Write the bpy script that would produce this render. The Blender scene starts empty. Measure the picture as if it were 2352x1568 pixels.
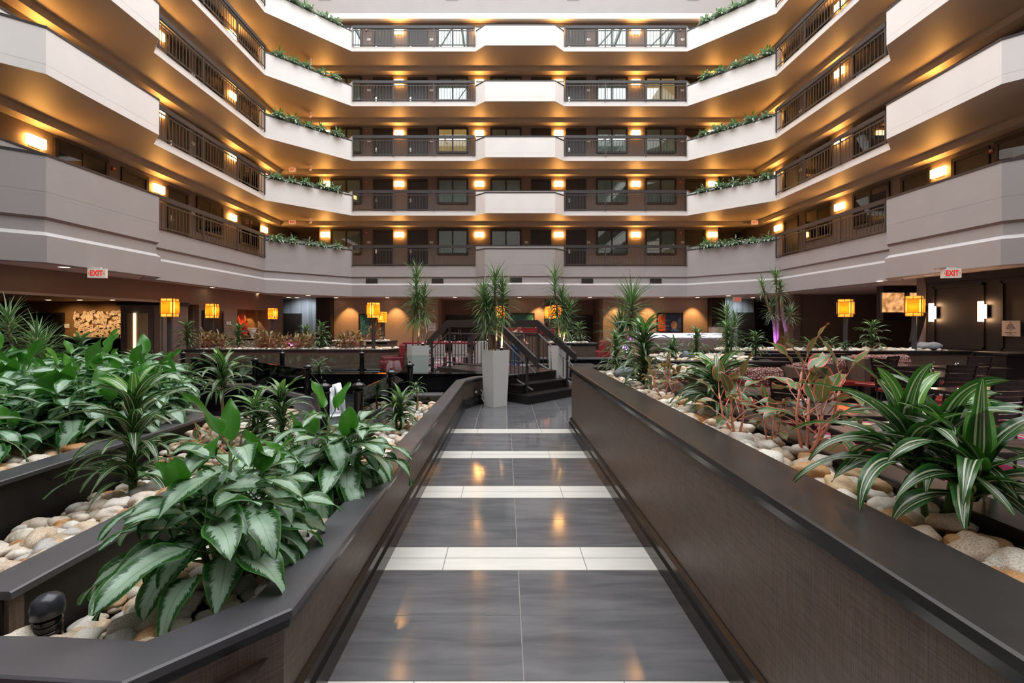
import bpy, math, random
from math import sin, cos, pi, sqrt, atan2, radians as R
from mathutils import Vector, Matrix, noise
random.seed(7)
sc = bpy.context.scene
COL = sc.collection
# ---------------------------------------------------------------- camera, sky, exposure
cam_d = bpy.data.cameras.new('camera'); cam = bpy.data.objects.new('camera', cam_d); COL.objects.link(cam)
cam.location = (0, 0, 1.65); cam.rotation_euler = (pi/2, 0, 0)
cam_d.sensor_width = 36; cam_d.lens = 1040/2352*36
cam_d.shift_x = 15/2352; cam_d.shift_y = -44/2352
cam_d.clip_end = 200
sc.camera = cam
world = bpy.data.worlds.new('overcast_sky'); sc.world = world; world.use_nodes = True
bg = world.node_tree.nodes['Background']; bg.inputs[0].default_value = (0.96, 0.98, 1.0, 1); bg.inputs[1].default_value = 5.35
pl = bpy.data.lights.new('skylight_portal', 'AREA'); pl.shape = 'RECTANGLE'; pl.size = 25.5; pl.size_y = 28
plo = bpy.data.objects.new('skylight_portal', pl); COL.objects.link(plo); plo.location = (0.68, 10.4, 22.4); pl.cycles.is_portal = True
sc.view_settings.view_transform = 'Standard'; sc.view_settings.look = 'None'; sc.view_settings.gamma = 1
sc.view_settings.exposure = 0.0
sc.view_settings.use_curve_mapping = False

F = 1040.0
def at(px, py, Y):                     # a point of the place: pixel column/row and its distance
    return Vector(((px-1161)*Y/F, Y, 1.65+(740-py)*Y/F))
def onz(px, py, Z):
    Y = F*(1.65-Z)/(py-740); return Vector(((px-1161)*Y/F, Y, Z))
ORD = ['first','second','third','fourth','fifth','sixth','seventh','eighth','ninth','tenth','eleventh','twelfth']
# ---------------------------------------------------------------- mesh helpers
class MB:
    def __init__(s): s.v=[]; s.f=[]; s.m=[]; s.uv=[]; s.r=[]
    def face(s, idx, m=0, uv=None): s.f.append(idx); s.m.append(m); s.uv.append(uv)
    def box(s, x0,x1,y0,y1,z0,z1, m=0, M=None):
        n=len(s.v); p=[(x0,y0,z0),(x1,y0,z0),(x1,y1,z0),(x0,y1,z0),(x0,y0,z1),(x1,y0,z1),(x1,y1,z1),(x0,y1,z1)]
        if M is not None: p=[tuple(M@Vector(q)) for q in p]
        s.v+=p
        for q in ((0,3,2,1),(4,5,6,7),(0,1,5,4),(1,2,6,5),(2,3,7,6),(3,0,4,7)): s.face([n+i for i in q], m)
        return s
    def prism(s, poly, z0, z1, m=0):
        n=len(s.v); k=len(poly)
        a=sum(poly[i][0]*poly[(i+1)%k][1]-poly[(i+1)%k][0]*poly[i][1] for i in range(k))
        if a<0: poly=poly[::-1]
        s.v+=[(x,y,z0) for x,y in poly]+[(x,y,z1) for x,y in poly]
        s.face(list(range(n+k-1,n-1,-1)),m); s.face(list(range(n+k,n+2*k)),m)
        for i in range(k):
            j=(i+1)%k; s.face([n+i,n+j,n+k+j,n+k+i],m)
        return s
    def tube(s, pts, r, seg=8, m=0, cap=True):
        pts=[Vector(p) for p in pts]; rr=r if isinstance(r,(list,tuple)) else [r]*len(pts); n=len(s.v); up=None
        for i,p in enumerate(pts):
            t=(pts[min(i+1,len(pts)-1)]-pts[max(i-1,0)]).normalized()
            if up is None:
                up=Vector((0,0,1)) if abs(t.z)<.9 else Vector((1,0,0))
            a=t.cross(up).normalized(); b=a.cross(t).normalized(); up=b
            for k in range(seg):
                w=2*pi*k/seg; s.v.append(tuple(p+(a*cos(w)+b*sin(w))*rr[i]))
        for i in range(len(pts)-1):
            for k in range(seg):
                k2=(k+1)%seg; s.face([n+i*seg+k,n+(i+1)*seg+k,n+(i+1)*seg+k2,n+i*seg+k2],m)
        if cap:
            s.face([n+k for k in range(seg)],m); e=n+(len(pts)-1)*seg; s.face([e+k for k in reversed(range(seg))],m)
        return s
    def lathe(s, prof, seg=16, m=0, c=(0,0,0), a0=0):
        n=len(s.v)
        for r,z in prof:
            for k in range(seg):
                w=a0+2*pi*k/seg; s.v.append((c[0]+r*cos(w),c[1]+r*sin(w),c[2]+z))
        for i in range(len(prof)-1):
            for k in range(seg):
                k2=(k+1)%seg; s.face([n+i*seg+k,n+i*seg+k2,n+(i+1)*seg+k2,n+(i+1)*seg+k],m)
        if prof[0][0]>1e-4: s.face([n+k for k in reversed(range(seg))],m)
        if prof[-1][0]>1e-4: s.face([n+(len(prof)-1)*seg+k for k in range(seg)],m)
        return s
    def sweep(s, poly, prof, m=0, closed=True):
        """profile of (offset to the right-hand side of travel, z) along an open 2D polyline with mitred corners"""
        P=[Vector(p) for p in poly]; k=len(P); n=len(s.v); c=len(prof)
        for i in range(k):
            d0=(P[i]-P[i-1]).normalized() if i>0 else None; d1=(P[i+1]-P[i]).normalized() if i<k-1 else None
            if d0 is None: d0=d1
            if d1 is None: d1=d0
            n0=Vector((d0.y,-d0.x)); n1=Vector((d1.y,-d1.x)); b=(n0+n1).normalized(); b=b/max(.3,b.dot(n0))
            for o,z in prof: s.v.append((P[i].x+b.x*o,P[i].y+b.y*o,z))
        for i in range(k-1):
            for j in range(c if closed else c-1):
                j2=(j+1)%c; s.face([n+i*c+j,n+i*c+j2,n+(i+1)*c+j2,n+(i+1)*c+j],m)
        if closed:
            s.face([n+j for j in reversed(range(c))],m); s.face([n+(k-1)*c+j for j in range(c)],m)
        return s
    def add(s, o, M=None, m=None):
        n=len(s.v); s.v+=[tuple(M@Vector(p)) for p in o.v] if M is not None else list(o.v)
        for f,mm,u in zip(o.f,o.m,o.uv): s.f.append([n+i for i in f]); s.m.append(mm if m is None else m); s.uv.append(u)
        if o.r:
            s.r+= [0]*(n-len(s.r)); s.r+=list(o.r)
        return s
    def mesh(s, name, mats, smooth=False):
        me=bpy.data.meshes.new(name); me.from_pydata(s.v,[],s.f)
        for mt in (mats if isinstance(mats,(list,tuple)) else [mats]): me.materials.append(mt)
        me.polygons.foreach_set('material_index', s.m)
        if smooth: me.polygons.foreach_set('use_smooth',[True]*len(s.f))
        if any(u is not None for u in s.uv):
            ul=me.uv_layers.new(name='UVMap'); dat=[]
            for f,u in zip(s.f,s.uv):
                for q in (u if u is not None else [(0,0)]*len(f)): dat+=[q[0],q[1]]
            ul.data.foreach_set('uv',dat)
        if s.r:
            r=s.r+[0]*(len(s.v)-len(s.r)); at_=me.attributes.new('rnd','FLOAT','POINT'); at_.data.foreach_set('value',r)
        me.update()
        return me
def tag(o,label=None,cat=None,group=None,kind=None):
    if label: o['label']=label
    if cat: o['category']=cat
    if group: o['group']=group
    if kind: o['kind']=kind
    return o
def obj(name, mb, mats=None, parent=None, smooth=False, loc=None, rot=None, scale=None):
    me = mb if isinstance(mb,bpy.types.Mesh) else mb.mesh(name,mats,smooth)
    o=bpy.data.objects.new(name,me); COL.objects.link(o)
    if parent: o.parent=parent
    if loc is not None: o.location=loc
    if rot is not None: o.rotation_euler=rot
    if scale is not None: o.scale=scale
    return o
def struct(name, mb, mats, parent=None, smooth=False):
    o=obj(name,mb,mats,parent,smooth)
    if not parent: o['kind']='structure'
    return o
def thing(name,label,cat,loc=(0,0,0),rz=0,group=None):
    o=bpy.data.objects.new(name,None); COL.objects.link(o); o.location=loc; o.rotation_euler=(0,0,rz); o.empty_display_size=.1
    return tag(o,label,cat,group)
def dup(root,loc,rz=0,label=None,group=None,scale=None):
    def cp(o,par):
        c=o.copy(); COL.objects.link(c)
        if par: c.parent=par
        for ch in CH.get(o.name,[]): cp(ch,c)
        return c
    if root.name not in CHK:
        CHK.add(root.name)
        def walk(o):
            CH[o.name]=list(o.children)
            for c in o.children: walk(c)
        walk(root)
    r=cp(root,None); r.location=loc; r.rotation_euler=(0,0,rz)
    if label: r['label']=label
    if group: r['group']=group
    if scale: r.scale=scale if isinstance(scale,(tuple,list)) else (scale,)*3
    return r
CH={}; CHK=set()
def text(name,body,size,mt,parent,loc,rot=(pi/2,0,0),scale=(1,1,1),ay='CENTER',sp=1.0,ext=.002,off=0):
    cu=bpy.data.curves.new(name,'FONT'); cu.body=body; cu.size=size; cu.align_x='CENTER'; cu.align_y=ay; cu.extrude=ext; cu.offset=off; cu.space_line=sp; cu.materials.append(mt)
    tmp=bpy.data.objects.new('tmp_text',cu); COL.objects.link(tmp); bpy.context.view_layer.update()
    me=bpy.data.meshes.new_from_object(tmp.evaluated_get(bpy.context.evaluated_depsgraph_get())); bpy.data.objects.remove(tmp); bpy.data.curves.remove(cu)
    if not me.materials: me.materials.append(mt)
    o=obj(name,me,None,parent); o.location=loc; o.rotation_euler=rot; o.scale=scale; return o
TXT={}
# ---------------------------------------------------------------- materials
def nt(name):
    m=bpy.data.materials.new(name); m.use_nodes=True; t=m.node_tree
    return m,t,t.nodes['Principled BSDF'],t.nodes['Material Output']
def mat(name,col,rough=.5,metal=0,var=0,scale=4,bump=0,bscale=60,emit=None,es=0,coat=0,spec=None,stretch=None):
    m,t,b,o=nt(name); N=t.nodes; L=t.links
    b.inputs['Base Color'].default_value=(*col,1); b.inputs['Roughness'].default_value=rough; b.inputs['Metallic'].default_value=metal
    if spec is not None: b.inputs['Specular IOR Level'].default_value=spec
    if coat: b.inputs['Coat Weight'].default_value=coat; b.inputs['Coat Roughness'].default_value=.08
    if emit: b.inputs['Emission Color'].default_value=(*emit,1); b.inputs['Emission Strength'].default_value=es
    if var or bump:
        tc=N.new('ShaderNodeTexCoord'); src=tc.outputs['Object']
        if stretch:
            mp=N.new('ShaderNodeMapping'); mp.inputs['Scale'].default_value=stretch; L.new(src,mp.inputs[0]); src=mp.outputs[0]
    if var:
        n=N.new('ShaderNodeTexNoise'); n.inputs['Scale'].default_value=scale; n.inputs['Detail'].default_value=5; L.new(src,n.inputs['Vector'])
        mr=N.new('ShaderNodeMapRange'); mr.inputs['From Min'].default_value=.3; mr.inputs['From Max'].default_value=.7
        mr.inputs['To Min'].default_value=1-var; mr.inputs['To Max'].default_value=1+var; L.new(n.outputs[0],mr.inputs[0])
        mx=N.new('ShaderNodeVectorMath'); mx.operation='SCALE'; mx.inputs[0].default_value=col; L.new(mr.outputs[0],mx.inputs['Scale']); L.new(mx.outputs[0],b.inputs['Base Color'])
    if bump:
        n2=N.new('ShaderNodeTexNoise'); n2.inputs['Scale'].default_value=bscale; n2.inputs['Detail'].default_value=4; L.new(src,n2.inputs['Vector'])
        bp=N.new('ShaderNodeBump'); bp.inputs['Strength'].default_value=bump; bp.inputs['Distance'].default_value=.01; L.new(n2.outputs[0],bp.inputs['Height']); L.new(bp.outputs[0],b.inputs['Normal'])
    return m
def emis(name,col,s):
    m,t,b,o=nt(name); t.nodes.remove(b); e=t.nodes.new('ShaderNodeEmission'); e.inputs[0].default_value=(*col,1); e.inputs[1].default_value=s; t.links.new(e.outputs[0],o.inputs[0]); return m
def weave(name,c1,c2,rough=.5,sx=220,sz=160,bump=.25):
    m,t,b,o=nt(name); N=t.nodes; L=t.links; tc=N.new('ShaderNodeTexCoord')
    def wn(st):
        mp=N.new('ShaderNodeMapping'); mp.inputs['Scale'].default_value=st; L.new(tc.outputs['Object'],mp.inputs[0])
        n=N.new('ShaderNodeTexNoise'); n.inputs['Scale'].default_value=1; n.inputs['Detail'].default_value=3; L.new(mp.outputs[0],n.inputs['Vector']); return n.outputs[0]
    a=wn((sx,sx,6)); c=wn((9,9,sz)); ad=N.new('ShaderNodeMath'); ad.operation='ADD'; L.new(a,ad.inputs[0]); L.new(c,ad.inputs[1])
    cr=N.new('ShaderNodeMapRange'); cr.inputs['From Min'].default_value=.75; cr.inputs['From Max'].default_value=1.25; L.new(ad.outputs[0],cr.inputs[0])
    mx=N.new('ShaderNodeMixRGB'); mx.inputs[1].default_value=(*c1,1); mx.inputs[2].default_value=(*c2,1); L.new(cr.outputs[0],mx.inputs[0]); L.new(mx.outputs[0],b.inputs['Base Color'])
    b.inputs['Roughness'].default_value=rough
    bp=N.new('ShaderNodeBump'); bp.inputs['Strength'].default_value=bump; bp.inputs['Distance'].default_value=.002; L.new(ad.outputs[0],bp.inputs['Height']); L.new(bp.outputs[0],b.inputs['Normal'])
    return m
def glass(name,tint=(.85,.95,.92),refl=.12,rough=.0,dark=1.0):
    m,t,b,o=nt(name); N=t.nodes; L=t.links; N.remove(b)
    tr=N.new('ShaderNodeBsdfTransparent'); tr.inputs[0].default_value=(tint[0]*dark,tint[1]*dark,tint[2]*dark,1)
    gl=N.new('ShaderNodeBsdfGlossy'); gl.inputs['Roughness'].default_value=rough
    fr=N.new('ShaderNodeFresnel'); fr.inputs[0].default_value=1.5; ad=N.new('ShaderNodeMath'); ad.operation='ADD'; ad.inputs[1].default_value=refl-.04; L.new(fr.outputs[0],ad.inputs[0])
    mx=N.new('ShaderNodeMixShader'); L.new(ad.outputs[0],mx.inputs[0]); L.new(tr.outputs[0],mx.inputs[1]); L.new(gl.outputs[0],mx.inputs[2]); L.new(mx.outputs[0],o.inputs[0]); return m
def leafmat(name,kind):
    m,t,b,o=nt(name); N=t.nodes; L=t.links
    uv=N.new('ShaderNodeUVMap'); uv.uv_map='UVMap'; sp=N.new('ShaderNodeSeparateXYZ'); L.new(uv.outputs[0],sp.inputs[0])
    rn=N.new('ShaderNodeAttribute'); rn.attribute_name='rnd'; rnd=rn.outputs['Fac']
    def math_(op,a,bb=None,c=None):
        q=N.new('ShaderNodeMath'); q.operation=op
        for i,x in enumerate((a,bb,c)):
            if x is None: continue
            if isinstance(x,(int,float)): q.inputs[i].default_value=x
            else: L.new(x,q.inputs[i])
        return q.outputs[0]
    def step(x,lo,hi):
        q=N.new('ShaderNodeMapRange'); q.interpolation_type='SMOOTHSTEP'; q.inputs['From Min'].default_value=lo; q.inputs['From Max'].default_value=hi; L.new(x,q.inputs[0]); return q.outputs[0]
    def mixc(f,c1,c2):
        q=N.new('ShaderNodeMixRGB')
        for i,x in ((1,c1),(2,c2)):
            if isinstance(x,tuple): q.inputs[i].default_value=(*x,1)
            else: L.new(x,q.inputs[i])
        if isinstance(f,(int,float)): q.inputs[0].default_value=f
        else: L.new(f,q.inputs[0])
        return q.outputs[0]
    u=sp.outputs[0]; v=sp.outputs[1]
    d=math_('MULTIPLY',math_('ABSOLUTE',math_('SUBTRACT',v,.5)),2.0)
    # vein-like noise running obliquely from the midrib
    cb=N.new('ShaderNodeCombineXYZ'); L.new(math_('MULTIPLY',math_('SUBTRACT',u,math_('MULTIPLY',d,.18)),26.0),cb.inputs[0]); L.new(math_('MULTIPLY',d,1.6),cb.inputs[1]); L.new(math_('MULTIPLY',rnd,37.0),cb.inputs[2])
    ns=N.new('ShaderNodeTexNoise'); ns.inputs['Scale'].default_value=1; ns.inputs['Detail'].default_value=2; L.new(cb.outputs[0],ns.inputs['Vector']); nz=ns.outputs[0]
    rough=.32; tl=.2
    if kind=='silver':
        # silver middle, feathered edge; the youngest leaves plain green
        cb2=N.new('ShaderNodeCombineXYZ'); L.new(math_('MULTIPLY',math_('SUBTRACT',u,math_('MULTIPLY',d,.22)),70.0),cb2.inputs[0]); L.new(math_('MULTIPLY',d,3.5),cb2.inputs[1]); L.new(math_('MULTIPLY',rnd,91.0),cb2.inputs[2])
        n2=N.new('ShaderNodeTexNoise'); n2.inputs['Scale'].default_value=1; n2.inputs['Detail'].default_value=3; L.new(cb2.outputs[0],n2.inputs['Vector'])
        e=math_('ADD',d,math_('ADD',math_('MULTIPLY',math_('SUBTRACT',nz,.5),.55),math_('MULTIPLY',math_('SUBTRACT',n2.outputs[0],.5),.75))); sil=math_('MULTIPLY',math_('SUBTRACT',1,step(e,.50,.66)),.92)
        young=step(rnd,.80,.84); sil=math_('MULTIPLY',sil,math_('SUBTRACT',1,young))
        green=mixc(young,(.018,.085,.018),(.045,.22,.012)); green=mixc(step(d,.86,.97),green,(.06,.24,.025))
        c=mixc(sil,green,(.38,.55,.40)); c=mixc(math_('MULTIPLY',math_('SUBTRACT',1,step(d,.02,.05)),.6),c,(.10,.28,.07))
    elif kind=='stripe':
        s1=math_('SUBTRACT',1,step(math_('ABSOLUTE',math_('SUBTRACT',d,.36)),.07,.11)); s2=math_('MULTIPLY',math_('SUBTRACT',1,step(d,.05,.10)),.35)
        fine=step(nz,.3,.7)
        g=mixc(step(d,.55,.95),(.010,.050,.018),(.035,.15,.018)); g=mixc(math_('MULTIPLY',fine,.3),g,(.03,.10,.03)); g=mixc(step(rnd,.8,.85),g,(.07,.24,.02))
        c=mixc(math_('MULTIPLY',s1,.9),g,(.62,.66,.42)); c=mixc(s2,c,(.40,.50,.30))
    elif kind=='pale':
        g=mixc(step(d,.45,.95),(.44,.55,.43),(.13,.27,.14)); c=mixc(step(rnd,.85,.9),g,(.07,.28,.03)); rough=.4
    elif kind=='thin':
        g=mixc(rnd,(.045,.15,.045),(.17,.29,.06)); c=mixc(step(d,.4,.9),g,(.28,.38,.22)); rough=.34
    else:  # red-edged
        e=math_('ADD',d,math_('MULTIPLY',math_('SUBTRACT',nz,.5),.2)); edge=step(e,.76,.90)
        g=mixc(rnd,(.035,.14,.055),(.12,.22,.05)); c=mixc(edge,g,(.82,.14,.12)); c=mixc(math_('SUBTRACT',1,step(d,.03,.07)),c,(.80,.28,.20))
        c=mixc(math_('MULTIPLY',step(nz,.6,.7),.12),c,(.6,.32,.28))
    L.new(c,b.inputs['Base Color']); b.inputs['Roughness'].default_value=rough; b.inputs['Specular IOR Level'].default_value=.55
    bp=N.new('ShaderNodeBump'); bp.inputs['Strength'].default_value=.25; bp.inputs['Distance'].default_value=.004; L.new(nz,bp.inputs['Height']); L.new(bp.outputs[0],b.inputs['Normal'])
    ts=N.new('ShaderNodeBsdfTranslucent'); L.new(mixc(.35,c,(.10,.35,.02) if kind!='red' else (.5,.2,.05)),ts.inputs[0])
    mx=N.new('ShaderNodeMixShader'); mx.inputs[0].default_value=tl; L.new(b.outputs[0],mx.inputs[1]); L.new(ts.outputs[0],mx.inputs[2]); L.new(mx.outputs[0],o.inputs[0])
    return m
M={}
M['white']=mat('white_plaster',(.80,.785,.76),.65,var=.03,scale=1.2,bump=.08,bscale=90)
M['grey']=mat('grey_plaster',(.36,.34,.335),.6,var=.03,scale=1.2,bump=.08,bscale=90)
M['grey_light']=mat('pale_grey_ledge_light',(.52,.50,.50),.5)  # on the fascia ledge this paler grey paints in the skylight it catches
M['grey_dark']=mat('dark_grey_gap_shade',(.22,.17,.145),.6)  # on the fascia undercut this darker grey paints in its shade
M['soffit']=mat('cream_soffit',(.40,.34,.275),.55,var=.02,scale=.8)
M['taupe']=mat('taupe_wall',(.155,.118,.098),.7,var=.05,scale=2)
M['tan']=mat('tan_wallpaper',(.33,.235,.165),.7,var=.06,scale=3,stretch=(8,8,.4))
M['brownwall']=mat('brown_wall',(.215,.150,.108),.7,var=.04)
M['amberwall']=mat('amber_wall',(.23,.12,.04),.7,var=.04)
M['dark']=mat('dark_stained_wood',(.018,.014,.013),.38,var=.25,scale=5,stretch=(1,1,8))
M['darkwood']=mat('espresso_panel',(.012,.008,.006),.48,var=.25,scale=3,stretch=(6,6,.6))
M['cap']=mat('charcoal_capstone',(.072,.070,.078),.33,var=.22,scale=2.5,bump=.02,bscale=25)
M['capb']=mat('brown_charcoal_capstone',(.020,.017,.017),.32,var=.3,scale=2.5,bump=.02,bscale=25,spec=.35)
M['weave']=weave('brown_woven_panel',(.078,.052,.038),(.155,.108,.080),.42)
M['base']=mat('black_gloss_base',(.012,.011,.011),.22,var=.2,scale=3)
M['granite']=mat('black_granite',(.008,.008,.010),.12,var=.4,scale=30)
M['inner']=mat('planter_lining',(.012,.010,.009),.6,var=.5,scale=6)
M['soil']=mat('dark_soil',(.03,.018,.012),.9,var=.4,scale=30,bump=.5,bscale=40)
M['metal']=mat('grey_bronze_rail',(.075,.070,.070),.38,metal=.35)
M['handrail']=mat('charcoal_handrail',(.040,.036,.038),.40,var=.1)
M['black']=mat('black_enamel',(.008,.008,.009),.16)
M['steel']=mat('brushed_steel',(.55,.54,.52),.3,metal=1)
M['chrome']=mat('chrome',(.8,.8,.8),.12,metal=1)
M['curtain']=mat('sheer_curtain',(.78,.78,.70),.8,var=.05)
M['whitepl']=mat('white_plastic',(.75,.74,.72),.4)
M['red']=mat('red_plastic',(.35,.02,.015),.4)
M['potwhite']=mat('white_glazed_planter',(.80,.80,.78),.28,var=.02,scale=2)
M['bark']=mat('pale_cane_bark',(.30,.21,.13),.7,var=.3,scale=14,bump=.4,bscale=50)
M['stem']=mat('green_stem',(.09,.16,.04),.5,var=.3,scale=12)
M['redstem']=mat('pink_stem',(.78,.33,.22),.45,var=.25,scale=10)
M['crimson']=mat('crimson_upholstery',(.20,.010,.020),.55,var=.12,scale=8)
M['redseat']=mat('oxblood_vinyl',(.20,.018,.012),.3,var=.15)
M['lamp']=emis('warm_wall_light',(1,.45,.10),52)
M['down']=emis('downlight_lens',(1,.74,.45),14)
M['sconce']=emis('warm_white_tube',(1,.58,.30),34)
M['silver']=leafmat('silver_evergreen_leaf','silver'); M['stripe']=leafmat('striped_dragon_leaf','stripe'); M['pale']=leafmat('pale_spathe_leaf','pale')
M['thin']=leafmat('thin_dragon_leaf','thin'); M['redleaf']=leafmat('red_edged_leaf','red')
M['wglass']=glass('window_glass',refl=.16,dark=.85)
M['rglass']=glass('rail_glass',tint=(.90,.96,.94),refl=.07)
# ================================================================ THE GALLERIES
ZF=[None,None]+[4.49+2.765*(n-2) for n in range(2,7)]
EB=[(-10.65,-12),(-10.65,9.3),(-10.0,9.85),(-10.0,13.05),(-10.65,13.7),(-10.65,20.0),(-7.77,22.9),(-1.5,22.9),(-1.0,22.4),(2.45,22.4),(2.95,22.9),(9.19,22.9),
    (12.02,20.07),(12.02,14.12),(11.25,13.35),(11.25,10.26),(12.02,9.5),(12.02,-12)]
WL,WR,WB=-12.45,13.82,24.7
NL,NR=-10.15,11.6     # lift-lobby openings either side of the end wall
OUT=[(17,-12),(17,27.6),(-15,27.6),(-15,-12)]
LV=[None,None,'lowest','second','third','fourth','top']
PH=.78; T=.205
for n in range(2,7):
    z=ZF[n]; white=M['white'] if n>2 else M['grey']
    struct('gallery_slab',MB().prism(EB+OUT,z-T,z),M['soffit'])
    # edge band of the slab
    zb=z-T-.004 if n>2 else 4.401
    b=MB(); b.sweep(EB,[(0.0,z+.02),(.012,z+.02),(.012,zb),(0.0,zb)],0); struct('gallery_edge_trim',b,white)
    # beam below the slab close to the room walls
    zc=z+2.765-T if n<6 else 17.98
    if n<6:
        b=MB(); b.box(WL-.5,WR+.5,WB-.4,WB+.0,zc-.21,zc,0); b.box(WL-.0,WL+.4,-12,WB-.4,zc-.21,zc,0); b.box(WR-.4,WR,-12,WB-.4,zc-.21,zc,0); struct('corridor_beam',b,M['soffit'])
    # room walls
    zt=zc
    b=MB(); b.box(NL,NR,WB,WB+.15,z,zt); b.box(NL,NL+.15,WB+.15,27.4,z,zt); b.box(NR-.15,NR,WB+.15,27.4,z,zt); b.box(WL-.6,NL,27.3,27.45,z,zt); b.box(NR,WR+.6,27.3,27.45,z,zt)
    struct('wall_back',b,M['taupe'])
    struct('wall_left',MB().box(WL-.15,WL,-12,26.5,z,zt),M['taupe']); struct('wall_right',MB().box(WR,WR+.15,-12,26.5,z,zt),M['taupe'])
    # solid parapets: four bays, two corner planters
    def parapet(pts,inner,soil):
        ph=PH
        b=MB(); z0=z-.0 if n>2 else z
        b.sweep(pts,[(0,z0),(.014,z0-.0),(.014,z+ph),(-.10,z+ph),(-.10,z0)],0); struct('parapet_wall',b,white)
        c=MB(); c.sweep(pts,[(-.12,z+ph),(.03,z+ph),(.03,z+ph+.05),(-.12,z+ph+.05)],0); struct('parapet_cap_trim',c,M['handrail'])
        b=MB(); b.sweep(inner,[(0,z),(.0,z+1.03),(-.08,z+1.03),(-.08,z)],0); struct('inner_parapet_wall',b,white)
        c=MB(); c.sweep(inner,[(-.1,z+1.03),(.02,z+1.03),(.02,z+1.07),(-.1,z+1.07)],0); struct('inner_cap_trim',c,M['handrail'])
    parapet(EB[0:5],[(-10.68,-12),(-10.68,9.3),(-10.68,13.65)],0)
    k=.30
    parapet(EB[5:7],[(-10.65,20.0),(-10.95,20.3),(-8.07,23.2),(-7.77,22.9)],1)
    parapet(EB[7:11],[(-1.5,22.92),(2.95,22.92)],0)
    parapet(EB[11:13],[(9.19,22.9),(9.49,23.2),(12.32,20.37),(12.02,20.07)],1)
    parapet(EB[13:18],[(12.05,14.12),(12.05,9.5),(12.05,-12)],0)
    for side,(A,B) in enumerate((((-10.65,20.0),(-7.77,22.9)),((9.19,22.9),(12.02,20.07)))):
        A=Vector(A);B=Vector(B); d=(B-A).normalized(); nn=Vector((-d.y,d.x))
        q=[A+nn*.06+d*.05,B+nn*.06-d*.05,B+nn*.36-d*.05,A+nn*.36+d*.05]
        struct('planter_soil_floor',MB().prism([tuple(v) for v in q],z+.60,z+.68),M['soil'])
# lowest fascia with a recessed line and ledge, their shade and light painted in
for q_ in (EB[4:6],EB[6:8],EB[10:12],EB[12:14]): b=MB(); b.sweep(q_,[(0,4.50),(.024,4.50),(.024,4.53),(0,4.53)],0); struct('gallery_kerb_trim',b,M['handrail'])
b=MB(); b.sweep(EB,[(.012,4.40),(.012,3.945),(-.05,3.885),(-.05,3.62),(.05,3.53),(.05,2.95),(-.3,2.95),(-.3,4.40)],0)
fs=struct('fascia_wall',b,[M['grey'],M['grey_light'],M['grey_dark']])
for p in fs.data.polygons:
    if len(p.vertices)==4:
        zs=[fs.data.vertices[i].co.z for i in p.vertices]
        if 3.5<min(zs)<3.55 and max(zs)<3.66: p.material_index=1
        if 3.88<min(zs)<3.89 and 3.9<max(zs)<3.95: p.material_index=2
# top of the atrium
TI=[(-12.15,-12),(-12.15,24.4),(13.5,24.4),(13.5,-12)]
struct('ceiling',MB().prism(TI+OUT,17.98,18.1),M['soffit'])
b=MB(); b.sweep(TI,[(-.1,17.97),(.06,17.97),(.06,18.22),(-.02,18.30),(-.1,18.30)],0); struct('roof_edge_trim',b,M['white'])
b=MB(); b.sweep(TI,[(-.3,18.1),(-.02,18.1),(-.02,22.3),(-.3,22.3)],0); struct('clerestory_wall',b,M['grey'])
b=MB(); b.box(-15,17,-12.3,-12,0,22.3); struct('wall_front',b,M['grey'])
struct('ceiling',MB().box(-12.2,13.5,-12,-3.6,22.3,22.5),M['white'])  # unseen solid roof, added to keep skylight off the near end
b=MB(); b.box(-15.2,-15,-12,27.6,2.95,18.1); b.box(17,17.2,-12,27.6,2.95,18.1); b.box(-15,17,27.6,27.8,2.95,18.1); struct('outer_wall',b,M['taupe'])
b=MB()
for i in range(9): b.box(-12.2,13.5,-11+i*4.3,-10.85+i*4.3,21.7,22.3)
for i in range(7): b.box(-10.5+i*3.7,-10.38+i*3.7,-12,24.5,22.0,22.3)
for i in range(8):
    for j in range(6):
        y0=-10.9+i*4.3; x0=-10.4+j*3.7; b.tube([(x0,y0,22.1),(x0+1.85,y0+2.15,20.9),(x0+3.7,y0+4.3,22.1)],.05,5)
struct('skylight_roof_beam',b,M['grey_light'])
# ---------------------------------------------------------------- railings
BAL=MB().box(-.008,.008,-.008,.008,.09,.80).mesh('baluster',M['metal'])
POST=MB().box(-.022,.022,-.022,.022,.0,.92).mesh('post',M['metal'])
def railing(x,y,z,rz,L,label,group):
    t=thing('gallery_railing',label,'railing',(x,y,z),rz,group)
    obj('handrail',MB().box(0,L,-.035,.035,.91,1.05),M['handrail'],t)
    obj('upper_rail',MB().box(0,L,-.018,.018,.79,.825),M['metal'],t)
    obj('bottom_rail',MB().box(0,L,-.018,.018,.065,.10),M['metal'],t)
    for k in range(4): obj('post',POST,None,t,loc=(.03+(L-.06)*k/3,0,0))
    nb=int(L/.152)
    for k in range(1,nb): obj('baluster',BAL,None,t,loc=(L*k/nb,0,0))
    return t
for n in range(2,7):
    z=ZF[n]; lv=LV[n]
    railing(-7.72,22.84,z,0,6.17,f'grey metal balustrade on the {lv} gallery of the end wall, beside the pond-side corner planter','railings of the end-wall galleries')
    railing(2.99,22.84,z,0,6.15,f'grey metal balustrade on the {lv} gallery of the end wall, beside the dining-side corner planter','railings of the end-wall galleries')
    railing(-10.58,13.78,z,pi/2,6.15,f'grey metal balustrade on the {lv} gallery of the long wall above the lobby','railings of the side galleries')
    railing(11.94,14.2,z,pi/2,5.8,f'grey metal balustrade on the {lv} gallery of the long wall above the dining area','railings of the side galleries')
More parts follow.
